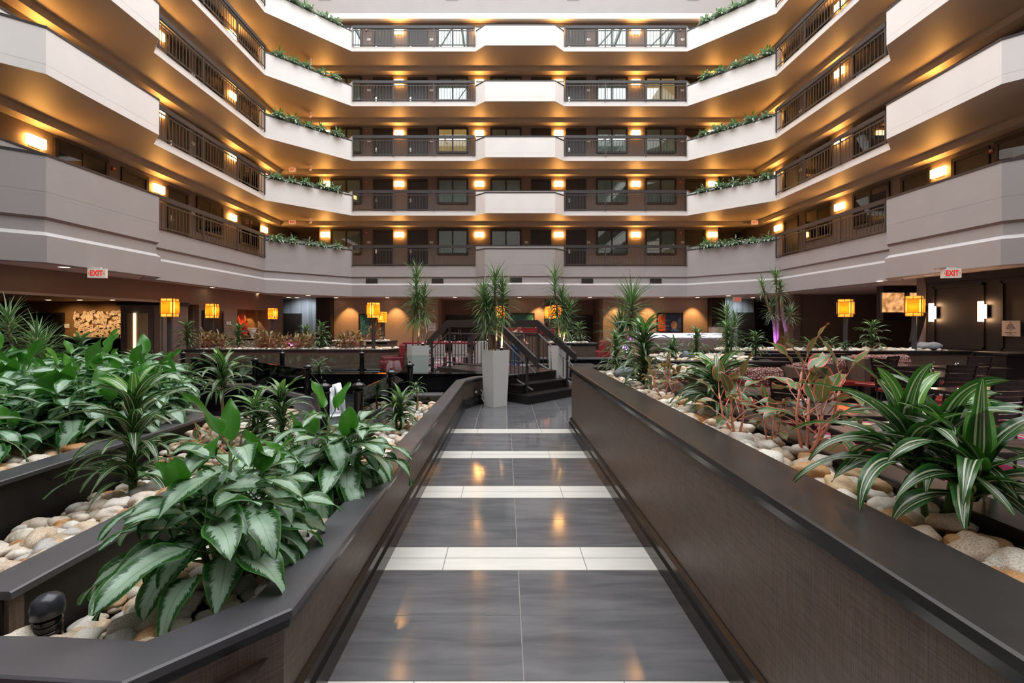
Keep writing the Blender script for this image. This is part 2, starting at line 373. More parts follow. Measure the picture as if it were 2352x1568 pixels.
# ---------------------------------------------------------------- gallery wall fittings
def place(o_first,used,loc,rz,label,group):
    if not used: o_first.location=loc; o_first.rotation_euler=(0,0,rz); o_first['label']=label; o_first['group']=group; return o_first
    return dup(o_first,loc,rz,label,group)
# local frame: x along the wall, -y out of the wall, z from the gallery floor
def mk_light():
    t=thing('wall_light','x','wall light')
    b=MB(); b.box(-.23,.23,-.10,-.02,-.13,.13); obj('lamp_shade',b,M['lamp'],t)
    obj('backplate',MB().box(-.15,.15,-.02,0,-.16,.16),M['metal'],t); return t
def mk_door():
    t=thing('room_door','x','door')
    obj('door_leaf',MB().box(-.46,.46,-.02,0,0,2.08),M['dark'],t)
    b=MB()
    for x in (-.50,.50): b.box(x-.05,x+.05,-.05,0,0,2.18)
    b.box(-.55,.55,-.05,0,2.08,2.20); obj('door_frame',b,M['dark'],t)
    h=MB(); h.box(-.41,-.34,-.03,-.018,.92,1.14); h.tube([(-.375,-.03,.98),(-.375,-.07,.98),(-.27,-.07,.98)],.011,6); h.lathe([(.028,0),(.028,.012)],10,0,(0,0,0)); obj('lock_handle',h,M['chrome'],t)
    return t
def mk_win(cm,w=1.6,h=1.36):
    t=thing('gallery_window','x','window')
    b=MB(); x=w/2
    for a in (-x,x): b.box(a-.05,a+.05,-.07,0,0,h)
    b.box(-x,x,-.07,0,-.03,.07); b.box(-x,x,-.07,0,h-.10,h+.02); b.box(-.035,.035,-.07,0,.05,h-.08); obj('window_frame',b,M['dark'],t)
    c=MB(); nx=80
    for side in (-1,1):
        x0,x1=(-x+.04,-.05) if side<0 else (.05,x-.04); m0=len(c.v)
        for i in range(41):
            xx=x0+(x1-x0)*i/40; yy=-.022-.012*sin(i*1.15+side)
            c.v+=[(xx,yy,.05),(xx,yy,h-.08)]
        for i in range(40): c.face([m0+2*i,m0+2*i+2,m0+2*i+3,m0+2*i+1])
    obj('curtain',c,cm,t,smooth=True)
    obj('window_pane',MB().box(-x+.04,x-.04,-.052,-.048,.05,h-.08),M['wglass'],t); return t
def mk_sign():
    t=thing('room_sign','x','sign'); obj('sign_plate',MB().box(-.09,.09,-.014,0,-.055,.055),M['whitepl'],t)
    b=MB()
    for k,dx in enumerate((-.045,0,.045)): b.box(dx-.014,dx+.014,-.017,-.013,-.02,.02)
    obj('sign_digits',b,M['grey_dark'],t); return t
def mk_alarm():
    t=thing('fire_alarm_strobe','x','fire alarm'); obj('alarm_body',MB().box(-.06,.06,-.05,0,-.06,.06),M['red'],t); obj('strobe_lens',MB().box(-.03,.03,-.065,-.05,-.01,.03),M['whitepl'],t); return t
def curtmat(name,c,e):
    m,t,b,o=nt(name); b.inputs['Base Color'].default_value=(*c,1); b.inputs['Roughness'].default_value=.8
    if e: b.inputs['Emission Color'].default_value=(1,.52,.16,1); b.inputs['Emission Strength'].default_value=e  # glow put into the curtain in place of a room lamp
    return m
PROT={'light':mk_light(),'door':mk_door(),'win':mk_win(M['curtain']),'winlit':mk_win(curtmat('lamplit_curtain',(.5,.42,.3),.55)),'sign':mk_sign(),'alarm':mk_alarm()}
USED=set()
CATN={'light':'glowing box wall light','door':'dark room door','win':'curtained room window','winlit':'lamplit curtained room window','sign':'white room-number plate','alarm':'red fire alarm strobe'}
GRP={'light':'wall lights along the gallery walls','door':'room doors along the galleries','win':'room windows along the galleries','winlit':'lamplit room windows','sign':'room number plates','alarm':'red fire alarm strobes'}
HZ={'light':1.93,'door':0,'win':.87,'winlit':.87,'sign':1.52,'alarm':2.02}
def fit(kind,wall,s,n,desc):
    z=ZF[n]+HZ[kind]
    if wall=='end': loc=(s,WB,z); rz=0
    elif wall=='lobby': loc=(WL,s,z); rz=pi/2
    else: loc=(WR,s,z); rz=-pi/2
    place(PROT[kind],kind in USED,loc,rz,f'{CATN[kind]}, {LV[n]} gallery, {desc}',GRP[kind]); USED.add(kind)
bx=lambda px:(px-1161)*WB/F
END=[('light',748),('win',796),('door',880),('light',917),('door',959),('win',1040),('light',1101),('win',1162),('door',1243),('light',1283),('door',1323),('win',1405),('light',1460),('win',1517),('door',1597),('light',1636),('sign',847),('sign',991),('sign',1209),('sign',1352),('sign',1568),('alarm',842),('alarm',1562)]
WD=['beside the pond-side lift lobby','beside the pond-side corner planter','behind the pond-side railing','over the middle of the end wall']
for n in range(2,7):
    cnt={}
    for k,px in END:
        c=cnt[k]=cnt.get(k,0)+1
        kk=k
        if k=='win' and (n,px) in ((4,1040),(5,1517)): kk='winlit'
        fit(kk,'end',bx(px),n,f'{ORD[c-1]} on the end wall from the pond side')
    cnt={}
    for k,y in (('win',8.2),('door',10.1),('light',11.96),('win',13.3),('door',15.2),('light',16.2),('door',17.2),('win',19.05),('light',20.6),('win',22.0),('light',23.3),('sign',18.05),('sign',16.75),('alarm',14.35)):
        if y<9 and n>3: continue
        c=cnt[k]=cnt.get(k,0)+1
        fit('winlit' if (k=='win' and n==2 and y==19.05) else k,'lobby',y,n,f'{ORD[c-1]} on the lobby-side wall towards the corner')
    cnt={}
    for k,y in (('win',11.9),('door',13.45),('light',14.4),('door',15.25),('win',17.1),('light',18.67),('win',20.0),('door',21.9),('light',22.9),('sign',15.95),('sign',21.2),('alarm',12.85)):
        c=cnt[k]=cnt.get(k,0)+1
        fit(k,'dining',y,n,f'{ORD[c-1]} on the dining-side wall towards the corner')
# no lamps stand in the rooms; the lamplit curtains carry their glow as emission
# ---------------------------------------------------------------- exit signs
def exit_sign(loc,rz,label,s=1.0):
    t=thing('exit_sign',label,'exit sign',loc,rz,'EXIT signs under the ceilings'); t.scale=(s,s,s)
    obj('sign_box',MB().box(-.16,.16,-.045,.045,-.20,0),mat('exit_sign_body',(.75,.72,.66),.4,emit=(1,.8,.6),es=.12) if 'exit_sign_body' not in bpy.data.materials else bpy.data.materials['exit_sign_body'],t)
    red=bpy.data.materials.get('exit_red') or emis('exit_red',(.8,.03,.02),.9)
    if 'exit' not in TXT: TXT['exit']=text('exit_letters','EXIT',.155,red,t,(0,-.048,-.105),scale=(.72,1.05,1),ext=.003,off=.004)
    else:
        o=TXT['exit'].copy(); COL.objects.link(o); o.parent=t
    b=MB()
    for sx in (-1,1):
        b.v+=[(sx*.145,-.049,-.105),(sx*.125,-.049,-.085),(sx*.125,-.049,-.125)]; k=len(b.v)-3; b.face([k,k+1,k+2])
    obj('arrow_marks',b,bpy.data.materials['exit_red'],t)
    obj('ceiling_mount',MB().box(-.07,.07,-.04,.04,0,.025),M['whitepl'],t)
    return t
for n in range(2,7):
    zc=ZF[n]+2.765-T-.02
    if n<6:
        exit_sign((-11.25,23.9,zc),0,f'red EXIT sign facing the atrium at the pond-side lift lobby, {LV[n]} gallery')
        exit_sign((-10.15,23.6,zc),R(-55),f'red EXIT sign turned edge-on by the pond-side lift lobby, {LV[n]} gallery')
exit_sign((13.15,23.9,ZF[2]+2.52),0,'red EXIT sign at the dining-side lift lobby, lowest gallery')
p=at(224,613,10.9); exit_sign((p.x,p.y,2.942),R(18),'white exit sign with red letters under the lobby-side ceiling',1.12)
p=at(2184,613,10.9); exit_sign((p.x,p.y,2.942),R(-18),'white exit sign with red letters by the dark panelled wall',1.12)
p=at(1693,686,23.3); exit_sign((p.x,p.y,2.942),0,'dim red EXIT sign before the grey panelled passage',1.2)
# ---------------------------------------------------------------- vents
def vent(loc,w,h,label):
    t=thing('air_vent',label,'air vent',loc,0,'air vents in the atrium walls')
    obj('vent_frame',MB().box(-w/2-.03,w/2+.03,-.012,0,-h/2-.03,h/2+.03),M['grey'],t)
    b=MB(); b.box(-w/2,w/2,-.014,-.011,-h/2,h/2,0)
    k=16
    for i in range(k): b.box(-w/2+w*(i+.2)/k,-w/2+w*(i+.5)/k,-.03,-.014,-h/2,h/2,1)
    obj('vent_grille',b,[M['dark'],M['metal']],t)
for i,(px,y) in enumerate(((854,22.94),(1005,22.94),(1185,22.44),(1349,22.94),(1506,22.94))):
    vent(((px-1161)*y/F,y,3.75),.60,.25,f'grey louvred air vent in the fascia below the end-wall gallery, {ORD[i]} from the pond side')
for i,px in enumerate((746,1038,1317,1592)): vent(((px-1161)*24.4/F,24.42,19.2),.62,.35,f'grey louvred air vent high above the top gallery, {ORD[i]} from the pond side')
# ---------------------------------------------------------------- plants: leaves
def leaf(mb,base,az,el,L,W,droop,shape,seg=8,cols=4,fold=.25,twist=0.,r=None,pw=1.0):
    """one blade as a curved, folded strip; uv = (along, across)"""
    r=random.random() if r is None else r
    p=Vector(base); n0=len(mb.v); mb.r+=[0]*(n0-len(mb.r)); side=Vector((-sin(az),cos(az),0)); h=Vector((cos(az),sin(az),0))
    cv=random.uniform(-.25,.25)
    for i in range(seg+1):
        t=i/seg; e=el-droop*t**pw
        if shape=='ov': w=W*.5*max(0.02,sin(pi*min(1,t**.72))**.8)*(1 if t<.97 else .5)
        elif shape=='strap': w=W*.5*min(1,.45+3*t)*(1-t**2.6)+.0008
        else: w=W*.5*min(1,.6+2*t)*(1-t**1.5)+.0005
        tw=twist*t; d=h*cos(e)+Vector((0,0,1))*sin(e); up=(Vector((0,0,1))*cos(e)-h*sin(e)); s=side*cos(tw)+up*sin(tw); u2=up*cos(tw)-side*sin(tw)
        for c in range(cols+1):
            x=(c/cols-.5)*2; wav=.10*W*sin(t*9+r*20)*x*abs(x) if shape!='thin' else 0
            mb.v.append(tuple(p+s*(x*w)+u2*(abs(x)*w*fold+wav))); mb.r.append(r)
        p=p+d*(L/seg)+side*(cv*t*L/seg)
    k=cols+1
    for i in range(seg):
        for c in range(cols):
            a=n0+i*k+c
            mb.face([a,a+1,a+k+1,a+k],0,[(i/seg,c/cols),(i/seg,(c+1)/cols),((i+1)/seg,(c+1)/cols),((i+1)/seg,c/cols)])
    return mb
def evergreen(seed,nst=6,nl=9,H=.5,RAD=.22,LL=.30,LW=.12,dense=False,seg=8,cols=4,pet=(.10,.22)):
    """broad-leaved bush: canes leaning outwards, each ending in a rosette of stalked leaves"""
    random.seed(seed); F_=MB(); S=MB()
    for k in range(nst):
        a=2*pi*k/nst+random.uniform(-.4,.4); rr=RAD*random.uniform(.35,1) if k else 0; hh=H*random.uniform(.55,1)*(1-.35*rr/max(RAD,.01)) if k else H
        top=Vector((cos(a)*rr,sin(a)*rr,hh)); b0=Vector((cos(a)*rr*.3,sin(a)*rr*.3,0))
        S.tube([b0,b0.lerp(top,.5)+Vector((0,0,.02)),top],[.011,.010,.008],6)
        for j in range(nl):
            f=j/(nl-1); az=j*2.4+random.uniform(-.3,.3)+a; bp=b0.lerp(top,.35+.65*f)
            e0=.35+.75*f**1.5+random.uniform(-.15,.15); pl_=random.uniform(*pet)*(1-.45*f); pt=bp+Vector((cos(az)*cos(e0),sin(az)*cos(e0),sin(e0)))*pl_
            S.tube([bp,pt],[.004,.003],5,cap=False)
            L=LL*random.uniform(.75,1.12)*(1-.2*f**3); yng=f>.88 and random.random()<.5
            leaf(F_,pt,az+random.uniform(-.2,.2),(e0+.1 if yng else .15+.55*f**2),L,LW*random.uniform(.85,1.15)*(L/LL),(.3 if yng else random.uniform(1.1,1.9)*(1-.35*f**2)),'ov',seg,cols,.22,random.uniform(-.5,.5),r=(random.uniform(.84,1) if yng else random.uniform(0,.79)))
    return F_,S
def dragon(seed,H=.35,nl=34,LL=.30,LW=.035,heads=1,spread=.1,droop=1.55,seg=8,cols=4,shape='strap',z0=.3,bare=True):
    """striped dragon plant: cane(s) with arching straps all the way up"""
    random.seed(seed); F_=MB(); S=MB()
    for hd in range(heads):
        a=2*pi*hd/heads+random.uniform(-.5,.5); rr=spread*(1 if heads>1 else 0)*random.uniform(.6,1.1); h1=H*random.uniform(.75,1.05)
        b0=Vector((cos(a)*rr*.5,sin(a)*rr*.5,0)); top=Vector((cos(a)*rr,sin(a)*rr,h1)); mid=b0.lerp(top,.5)+Vector((random.uniform(-.02,.02),random.uniform(-.02,.02),0))
        S.tube([b0,mid,top],[.014,.012,.009],7)
        for j in range(nl):
            f=j/(nl-1); z_=z0+(1-z0)*f; bp=b0.lerp(top,z_); az=j*2.399+random.uniform(-.25,.25)
            el=.50+.80*f**1.3+random.uniform(-.25,.25); L=LL*random.uniform(.75,1.15)*(1-.2*f**5)
            leaf(F_,bp,az,el,L,LW*random.uniform(.85,1.15),random.uniform(.8,1.2)*droop*1.25*(1-.42*f**3),shape,seg,cols,.30,random.uniform(-.6,.6),r=(random.uniform(.86,1) if f>.92 else random.uniform(0,.8)),pw=1.15)
    return F_,S
def palm(seed,canes,nl=60,LL=.55,LW=.022,seg=6):
    """thin-leaved dragon tree: bent bare canes each carrying a mop of narrow blades"""
    random.seed(seed); F_=MB(); S=MB()
    for pts,r0,tuft in canes:
        P=[Vector(p) for p in pts]; S.tube(P,[r0*(1-.35*i/(len(P)-1)) for i in range(len(P))],8)
        top=P[-1]; dd=(P[-1]-P[-2]).normalized()
        for j in range(nl):
            f=j/(nl-1); az=j*2.399+random.uniform(-.3,.3); bp=top-dd*(tuft*(1-f)); el=-.45+1.65*f**1.1+random.uniform(-.35,.35)
            leaf(F_,bp,az,el,LL*random.uniform(.75,1.1),LW,random.uniform(.3,1.2)*(1.15-.5*f),'thin',seg,2,.35,0,pw=1.2)
    return F_,S
def redplant(seed,stems=4,H=.34,LL=.16,LW=.06,nl=8):
    random.seed(seed); F_=MB(); S=MB()
    for k in range(stems):
        a=2*pi*k/stems+random.uniform(-.5,.5); top=Vector((cos(a)*H*.45,sin(a)*H*.45,H*random.uniform(.5,.9))) if k else Vector((.02,0,H)); b0=Vector((cos(a)*.02,sin(a)*.02,0))
        S.tube([b0,b0.lerp(top,.5)+Vector((cos(a)*.03,sin(a)*.03,-.01)),top],[.009,.007,.005],6)
        for j in range(nl):
            f=j/(nl-1); bp=b0.lerp(top,.35+.65*f); az=j*2.4+a+random.uniform(-.3,.3); e=.45+.8*f; pl_=LL*.75*(1-.4*f); pt=bp+Vector((cos(az)*cos(e),sin(az)*cos(e),sin(e)))*pl_
            S.tube([bp,bp.lerp(pt,.5)+Vector((0,0,.004)),pt],[.0042,.003,.002],5,cap=False)
            leaf(F_,pt,az,.25+1.0*f**2+random.uniform(-.2,.2),LL*random.uniform(.75,1.1),LW*random.uniform(.8,1.1),random.uniform(.7,1.5)*(1-.6*f),'ov',8,4,.25,random.uniform(-.7,.7))
    return F_,S
def plant(name,gen,fm,sm,label,cat,loc,rz=0,group=None,scale=1):
    t=thing(name,label,cat,loc,rz,group); Fm,Sm=gen
    obj('foliage',Fm,fm,t,smooth=True); obj('stem',Sm,sm,t,smooth=True)
    if scale!=1: t.scale=(scale,)*3
    return t
random.seed(11)
# plants spilling over the gallery corner planters
GP=[plant('trailing_leafy_plant',evergreen(200+i,7,9,.24,.20,.26,.085,seg=5,cols=2,pet=(.05,.12)),M['pale'],M['stem'],'x','plant',(0,0,0)) for i in range(3)]
gu=set(); PP=['next to the side railing','second from the side railing','middle of the trough','second from the end-wall railing','next to the end-wall railing']
for n in range(2,7):
    for side in (0,1):
        A,B=((-10.65,20.0),(-7.77,22.9)) if side==0 else ((12.02,20.07),(9.19,22.9)); A=Vector(A);B=Vector(B); d=(B-A).normalized(); nn=Vector((-d.y,d.x)) if side==0 else Vector((d.y,-d.x))
        for i in range(5):
            k=random.randrange(3); q=A.lerp(B,(.14+.165*i if side==0 else .10+.17*i))+nn*.07+d*random.uniform(-.08,.08)
            lab=f'silvery leafy plant, {LV[n]} gallery {"pond-side" if side==0 else "dining-side"} corner, {PP[i]}'
            g='leafy plants in the gallery corner planters'; s=random.uniform(1.05,1.4)
            if k in gu: o=dup(GP[k],(q.x,q.y,ZF[n]+.74),random.uniform(0,6),lab,g)
            else: o=GP[k]; o.location=(q.x,q.y,ZF[n]+.74); o.rotation_euler=(0,0,random.uniform(0,6)); o['label']=lab; o['group']=g; gu.add(k)
            o.scale=(s,s,s)
# ================================================================ GROUND LEVEL SHELL
# ceiling of the ground floor
struct('ceiling',MB().prism(EB+[(26,-12),(26,30),(-30,30),(-30,-12)],2.97,3.15),mat('ground_ceiling',(.62,.54,.46),.6,var=.03))
# carpet
def carpetmat():
    m,t,b,o=nt('swirl_carpet'); N=t.nodes; L=t.links; tc=N.new('ShaderNodeTexCoord')
    def nz(s,d=2,off=0):
        mp=N.new('ShaderNodeMapping'); mp.inputs['Scale'].default_value=(s,s*.6,1); mp.inputs['Location'].default_value=(off,off,0); L.new(tc.outputs['Object'],mp.inputs[0])
        n=N.new('ShaderNodeTexNoise'); n.inputs['Scale'].default_value=1; n.inputs['Detail'].default_value=d; L.new(mp.outputs[0],n.inputs['Vector']); return n.outputs[0]
    def band(x,c,w):
        s=N.new('ShaderNodeMath'); s.operation='SUBTRACT'; L.new(x,s.inputs[0]); s.inputs[1].default_value=c; a=N.new('ShaderNodeMath'); a.operation='ABSOLUTE'; L.new(s.outputs[0],a.inputs[0])
        g=N.new('ShaderNodeMath'); g.operation='LESS_THAN'; L.new(a.outputs[0],g.inputs[0]); g.inputs[1].default_value=w; return g.outputs[0]
    def mix(f,a,c):
        q=N.new('ShaderNodeMixRGB'); L.new(f,q.inputs[0]); q.inputs[2].default_value=(*c,1)
        if isinstance(a,tuple): q.inputs[1].default_value=(*a,1)
        else: L.new(a,q.inputs[1])
        return q.outputs[0]
    c=mix(band(nz(1.1,1,3),.5,.05),(.085,.070,.095),(.16,.13,.15)); c=mix(band(nz(1.6,1,9),.55,.035),c,(.30,.02,.06)); c=mix(band(nz(1.3,1,17),.45,.012),c,(.55,.42,.20)); c=mix(band(nz(1.9,0,31),.62,.05),c,(.38,.32,.33))
    L.new(c,b.inputs['Base Color']); b.inputs['Roughness'].default_value=.95; return m
struct('floor',MB().box(-30,26,-12,30,-.12,-.012),carpetmat())
# tiled walkway: grout bed, slate tiles, pale double bands
def slate():
    m,t,b,o=nt('slate_tile'); N=t.nodes; L=t.links; tc=N.new('ShaderNodeTexCoord'); g=N.new('ShaderNodeNewGeometry')
    mp=N.new('ShaderNodeMapping'); mp.inputs['Scale'].default_value=(1.3,9,1); L.new(tc.outputs['Object'],mp.inputs[0])
    av=N.new('ShaderNodeVectorMath'); av.operation='ADD'; L.new(mp.outputs[0],av.inputs[0]); cb=N.new('ShaderNodeCombineXYZ'); L.new(g.outputs['Random Per Island'],cb.inputs[0]); sc_=N.new('ShaderNodeVectorMath'); sc_.operation='SCALE'; sc_.inputs['Scale'].default_value=40; L.new(cb.outputs[0],sc_.inputs[0]); L.new(sc_.outputs[0],av.inputs[1])
    n=N.new('ShaderNodeTexNoise'); n.inputs['Scale'].default_value=1.4; n.inputs['Detail'].default_value=6; n.inputs['Distortion'].default_value=.6; L.new(av.outputs[0],n.inputs['Vector'])
    cr=N.new('ShaderNodeValToRGB'); cr.color_ramp.elements[0].position=.3; cr.color_ramp.elements[0].color=(.090,.091,.098,1); cr.color_ramp.elements[1].position=.72; cr.color_ramp.elements[1].color=(.150,.148,.155,1); L.new(n.outputs[0],cr.inputs[0]); L.new(cr.outputs[0],b.inputs['Base Color'])
    mr=N.new('ShaderNodeMapRange'); mr.inputs['To Min'].default_value=.07; mr.inputs['To Max'].default_value=.14; L.new(n.outputs[0],mr.inputs[0]); L.new(mr.outputs[0],b.inputs['Roughness']); return m
M['slate']=slate(); M['ivory']=mat('ivory_tile',(.66,.65,.60),.22,var=.05,scale=3,stretch=(1,6,1)); M['grout']=mat('grout',(.22,.21,.19),.8)
b=MB(); g_=.003
b.prism([(-.95,-3),(1.15,-3),(1.15,7.0),(4.6,7.0),(4.6,13.5),(-1.2,9.6),(-.95,7)],-.03,-.0015,2)
def tile(x0,x1,y0,y1,m): b.box(x0+g_,x1-g_,y0+g_,y1-g_,-.01,0,m)
y=3.016-1.242*4
for k in range(8):
    xa,xb,xc,xd=-.92,-.42,.545,1.10
    for h in (0,1):
        for q0,q1 in ((xa,xb),(xb,xc),(xc,xd)): tile(q0,q1,y+h*.155,y+h*.155+.155,1)
    if k<7:
        for h in (0,1):
            for q0,q1 in ((-.84,.085),(.085,1.10)): tile(q0-.1 if q0<0 else q0,q1,y+.31+h*.466,y+.31+(h+1)*.466,0)
    y+=1.242
for r in range(8):
    for c in range(12):
        x0=-.98+.5*c-.0; y0=7.02+.86*r
        tile(x0,x0+.5,y0,y0+.86,0)
struct('floor_tile',b,[M['slate'],M['ivory'],M['grout']])
# walls of the ground floor
b=MB(); b.box(-30,26,30,30.2,0,3.1); b.box(-30.2,-30,-12,30,0,3.1); b.box(26,26.2,-12,30,0,3.1); b.box(-30,-15,-12.3,-12,0,3.1); b.box(17,26,-12.3,-12,0,3.1); struct('outer_wall_ground',b,M['brownwall'])
W_=MB(); W_.box(-9.45,-3.55,WB,WB+.3,0,2.97); W_.box(1.95,5.45,WB,WB+.3,0,2.97) ; W_.box(-3.6,1.95,27.2,27.4,0,2.97)
W_=MB(); f=lambda px,Y=WB:(px-1161)*Y/F
b=MB(); b.box(f(765),f(1006),WB,WB+.3,0,2.97); b.box(f(1168),f(1250),WB,WB+.3,0,2.97); b.box(f(1385),f(1625),WB,WB+.3,0,2.97); struct('wall_back_ground',b,M['tan'])
b=MB(); b.box(f(1006),f(1006)+.12,WB+.3,27,0,2.97); b.box(f(1168)-.12,f(1168),WB+.3,27,0,2.97); b.box(f(1250),f(1250)+.12,WB+.3,27,0,2.97); b.box(f(1385)-.12,f(1385),WB+.3,27,0,2.97); b.box(f(1006),f(1168),27,27.2,0,2.97); b.box(f(1250),f(1385),27,27.2,0,2.97); struct('wall_recess',b,M['brownwall'])
b=MB(); b.box(f(735),f(765)+.05,WB-.5,WB+.4,0,2.97); b.box(f(1625),f(1655),WB-.5,WB+.4,0,2.97); struct('wall_column',b,M['darkwood'])
def drapes():
    m,t,b_,o=nt('ribbed_grey_panel'); N=t.nodes; L=t.links; tc=N.new('ShaderNodeTexCoord'); mp=N.new('ShaderNodeMapping'); mp.inputs['Scale'].default_value=(7,7,.15); L.new(tc.outputs['Object'],mp.inputs[0]); n=N.new('ShaderNodeTexNoise'); n.inputs['Scale'].default_value=1.2; n.inputs['Detail'].default_value=4; L.new(mp.outputs[0],n.inputs['Vector'])
    cr=N.new('ShaderNodeValToRGB'); cr.color_ramp.elements[0].position=.3; cr.color_ramp.elements[0].color=(.10,.105,.112,1); cr.color_ramp.elements[1].position=.7; cr.color_ramp.elements[1].color=(.28,.295,.31,1); L.new(n.outputs[0],cr.inputs[0]); L.new(cr.outputs[0],b_.inputs['Base Color']); b_.inputs['Roughness'].default_value=.45; return m
M['ribbed']=drapes()
b=MB(); b.box(-12.6,f(735),25.3,25.5,0,2.97); b.box(f(1655),f(1745),25.3,25.5,0,2.97); struct('wall_panelled_passage',b,M['ribbed'])
b=MB(); b.box(f(1742),15.6,23.0,23.2,0,2.97); struct('wall_passage_return',b,M['tan'])
def grounddoor(x,y,w,h,rz,label,mt='dark',two=False):
    t=thing('passage_door',label,'door',(x,y,0),rz,'dark doors of the ground floor')
    if two:
        for s in (-1,1): d=obj('door_leaf',MB().box(min(0,s*w/2)+.01,max(0,s*w/2)-.01,-.04,0,0,h),M['darkwood'],t); obj('door_handle',MB().box(s*.06-.012,s*.06+.012,-.08,-.04,.9,1.2),M['steel'],d)
    else: d=obj('door_leaf',MB().box(-w/2,w/2,-.04,0,0,h),M['darkwood'],t); obj('door_handle',MB().box(w/2-.12,w/2-.06,-.08,-.04,.95,1.12),M['steel'],d)
    b=MB(); b.box(-w/2-.1,-w/2,-.06,0,0,h+.1); b.box(w/2,w/2+.1,-.06,0,0,h+.1); b.box(-w/2,w/2,-.06,0,h,h+.1); obj('door_frame',b,M['dark'],t)
grounddoor(f(1056,27),27,2.05,1.98,0,'wide dark double door in the recess behind the pond-side of the bridge',two=True)
grounddoor(f(1335,27),27,2.1,1.98,0,'wide dark double door in the recess beside the glowing bar',two=True)
grounddoor(f(671,25.3),25.3,.9,2.05,0,'dark door with a narrow lit pane in the grey panelled passage')
grounddoor(f(1713,25.3),25.3,.75,2.1,0,'dark door in the grey passage near the dining area')
# lobby side wall plane X=-11.4 : header over the wide opening, then wall with niches
b=MB(); b.box(-11.6,-11.4,-12,15.0,2.36,2.97); b.box(-11.6,-11.4,15.0,23.2,2.30,2.97)
for y0,y1 in ((14.95,15.55),(16.85,19.25),(21.7,23.2)): b.box(-11.6,-11.4,y0,y1,0,2.30)
b.box(-11.6,-11.4,19.25,21.7,2.22,2.30); b.box(-11.6,-11.4,19.25,21.7,0,.9)
struct('wall_lobby_side',b,M['brownwall'])
struct('opening_trim',MB().box(-11.62,-11.38,-12,15.0,2.31,2.37),M['soffit'])
b=MB(); b.box(-12.9,-12.8,15.5,16.9,0,2.4); b.box(-12.1,-12.0,19.1,21.9,.8,2.4); struct('wall_niche',b,M['amberwall'])
b=MB(); b.box(-12.0,-11.6,19.15,19.25,.9,2.3); b.box(-12.0,-11.6,21.7,21.8,.9,2.3); b.box(-12.0,-11.4,19.25,21.7,.85,.9); b.box(-12,-11.6,19.2,21.75,2.22,2.3); b.box(-12.8,-11.6,16.82,16.9,0,2.4); b.box(-12.8,-11.6,15.5,15.58,0,2.4); struct('niche_trim',b,M['brownwall'])
grounddoor(-11.38,17.6,1.05,2.0,pi/2,'tall dark lift door in the brown lobby wall')
b=MB(); b.box(-28,-11.6,21.0,21.2,0,2.75); b.box(-28,-27.8,-5,21,0,2.75); struct('wall_lobby_back',b,M['amberwall'])
struct('ceiling',MB().box(-28,-11.6,-12,21,2.62,2.72),M['soffit'])
# lobby column with the lit strips
b=MB(); b.box(-12.75,-11.35,15.0,16.2,0,2.26); struct('wall_column',b,M['taupe'])
struct('column_trim',MB().box(-12.82,-11.30,14.92,16.2,2.22,2.34),M['dark'])
t=thing('stone_inset_panel','pebbled cream wall panel beside a glowing strip on the lobby column','wall panel',(-12.05,14.985,0))
obj('pebbled_face',MB().box(-.12,.22,-.02,0,0,1.95),mat('cream_pebble_panel',(.55,.40,.22),.6,var=.3,scale=60,bump=.6,bscale=60),t)
obj('light_strip',MB().box(-.24,-.20,-.03,0,0,1.95),emis('strip_light',(1,.8,.5),9),t); obj('side_face',MB().box(-.46,-.26,-.015,0,0,1.95),mat('tan_side_panel',(.42,.26,.14),.6),t)
# lobby flower wall art
t=thing('flower_wall_sculpture','wall sculpture of many small cream blossoms in the lobby','wall art',(f(236,20.95),20.97,1.53))
random.seed(3); b=MB(); flo=MB()
for k in range(5):
    a=2*pi*k/5; m0=len(flo.v); c=(cos(a)*.045,sin(a)*.045)
    flo.v.append((c[0],-.012,c[1])); 
    for j in range(7): w=2*pi*j/7; flo.v.append((c[0]+cos(w)*.035,-.028,c[1]+sin(w)*.035))
    for j in range(7): flo.face([m0,m0+1+j,m0+1+(j+1)%7])
for i in range(330):
    x=random.uniform(-1.28,1.28); z=random.uniform(-.60,.62)
    b.add(flo,Matrix.Translation((x,random.uniform(-.07,0),z))@Matrix.Rotation(random.uniform(0,6),4,'Y')@Matrix.Rotation(random.uniform(-.4,.4),4,'X'))
o=obj('blossoms',b,mat('cream_blossom',(.66,.50,.34),.6,var=.15,scale=4),t); o['kind']='stuff'
t=thing('lobby_counter','pale lobby desk top with a dark ledge below the blossom sculpture','desk',(f(236,19),18.6,0)); obj('desk_body',MB().box(-1.3,1.6,0,.5,0,.95),M['darkwood'],t); obj('desk_top',MB().box(-1.4,1.7,-.1,.6,.95,1.02),M['white'],t)
t=thing('framed_notice','small white notice on the amber lobby wall','sign',(f(150,20.9),20.98,1.48),0); obj('notice_face',MB().box(-.12,.12,-.02,0,-.09,.09),M['whitepl'],t); obj('notice_border',MB().box(-.14,.14,-.015,.0,-.11,.11),M['tan'],t)
t=thing('lobby_doorway','black doorway at the far end of the lobby','doorway',(f(110,20.9),20.98,0)); obj('door_leaf',MB().box(-.65,.6,-.04,0,0,2.0),M['black'],t); obj('door_frame',MB().box(-.75,.7,-.03,0,0,2.1),M['dark'],t)
def notice(loc,rz,w,h,label,rows=3):
    t=thing('wall_notice',label,'sign',loc,rz); obj('notice_face',MB().box(-w/2,w/2,-.015,0,-h/2,h/2),M['whitepl'],t)
    b=MB()
    for i in range(rows): b.box(-w*.32,w*.32,-.018,-.014,h*(.28-.5*i/max(1,rows-1))-.012,h*(.28-.5*i/max(1,rows-1))+.012)
    obj('notice_lines',b,M['grey_dark'],t)
notice((-12.78,16.2,1.5),pi/2,.34,.26,'white notice inside the brown niche behind the tall lantern')
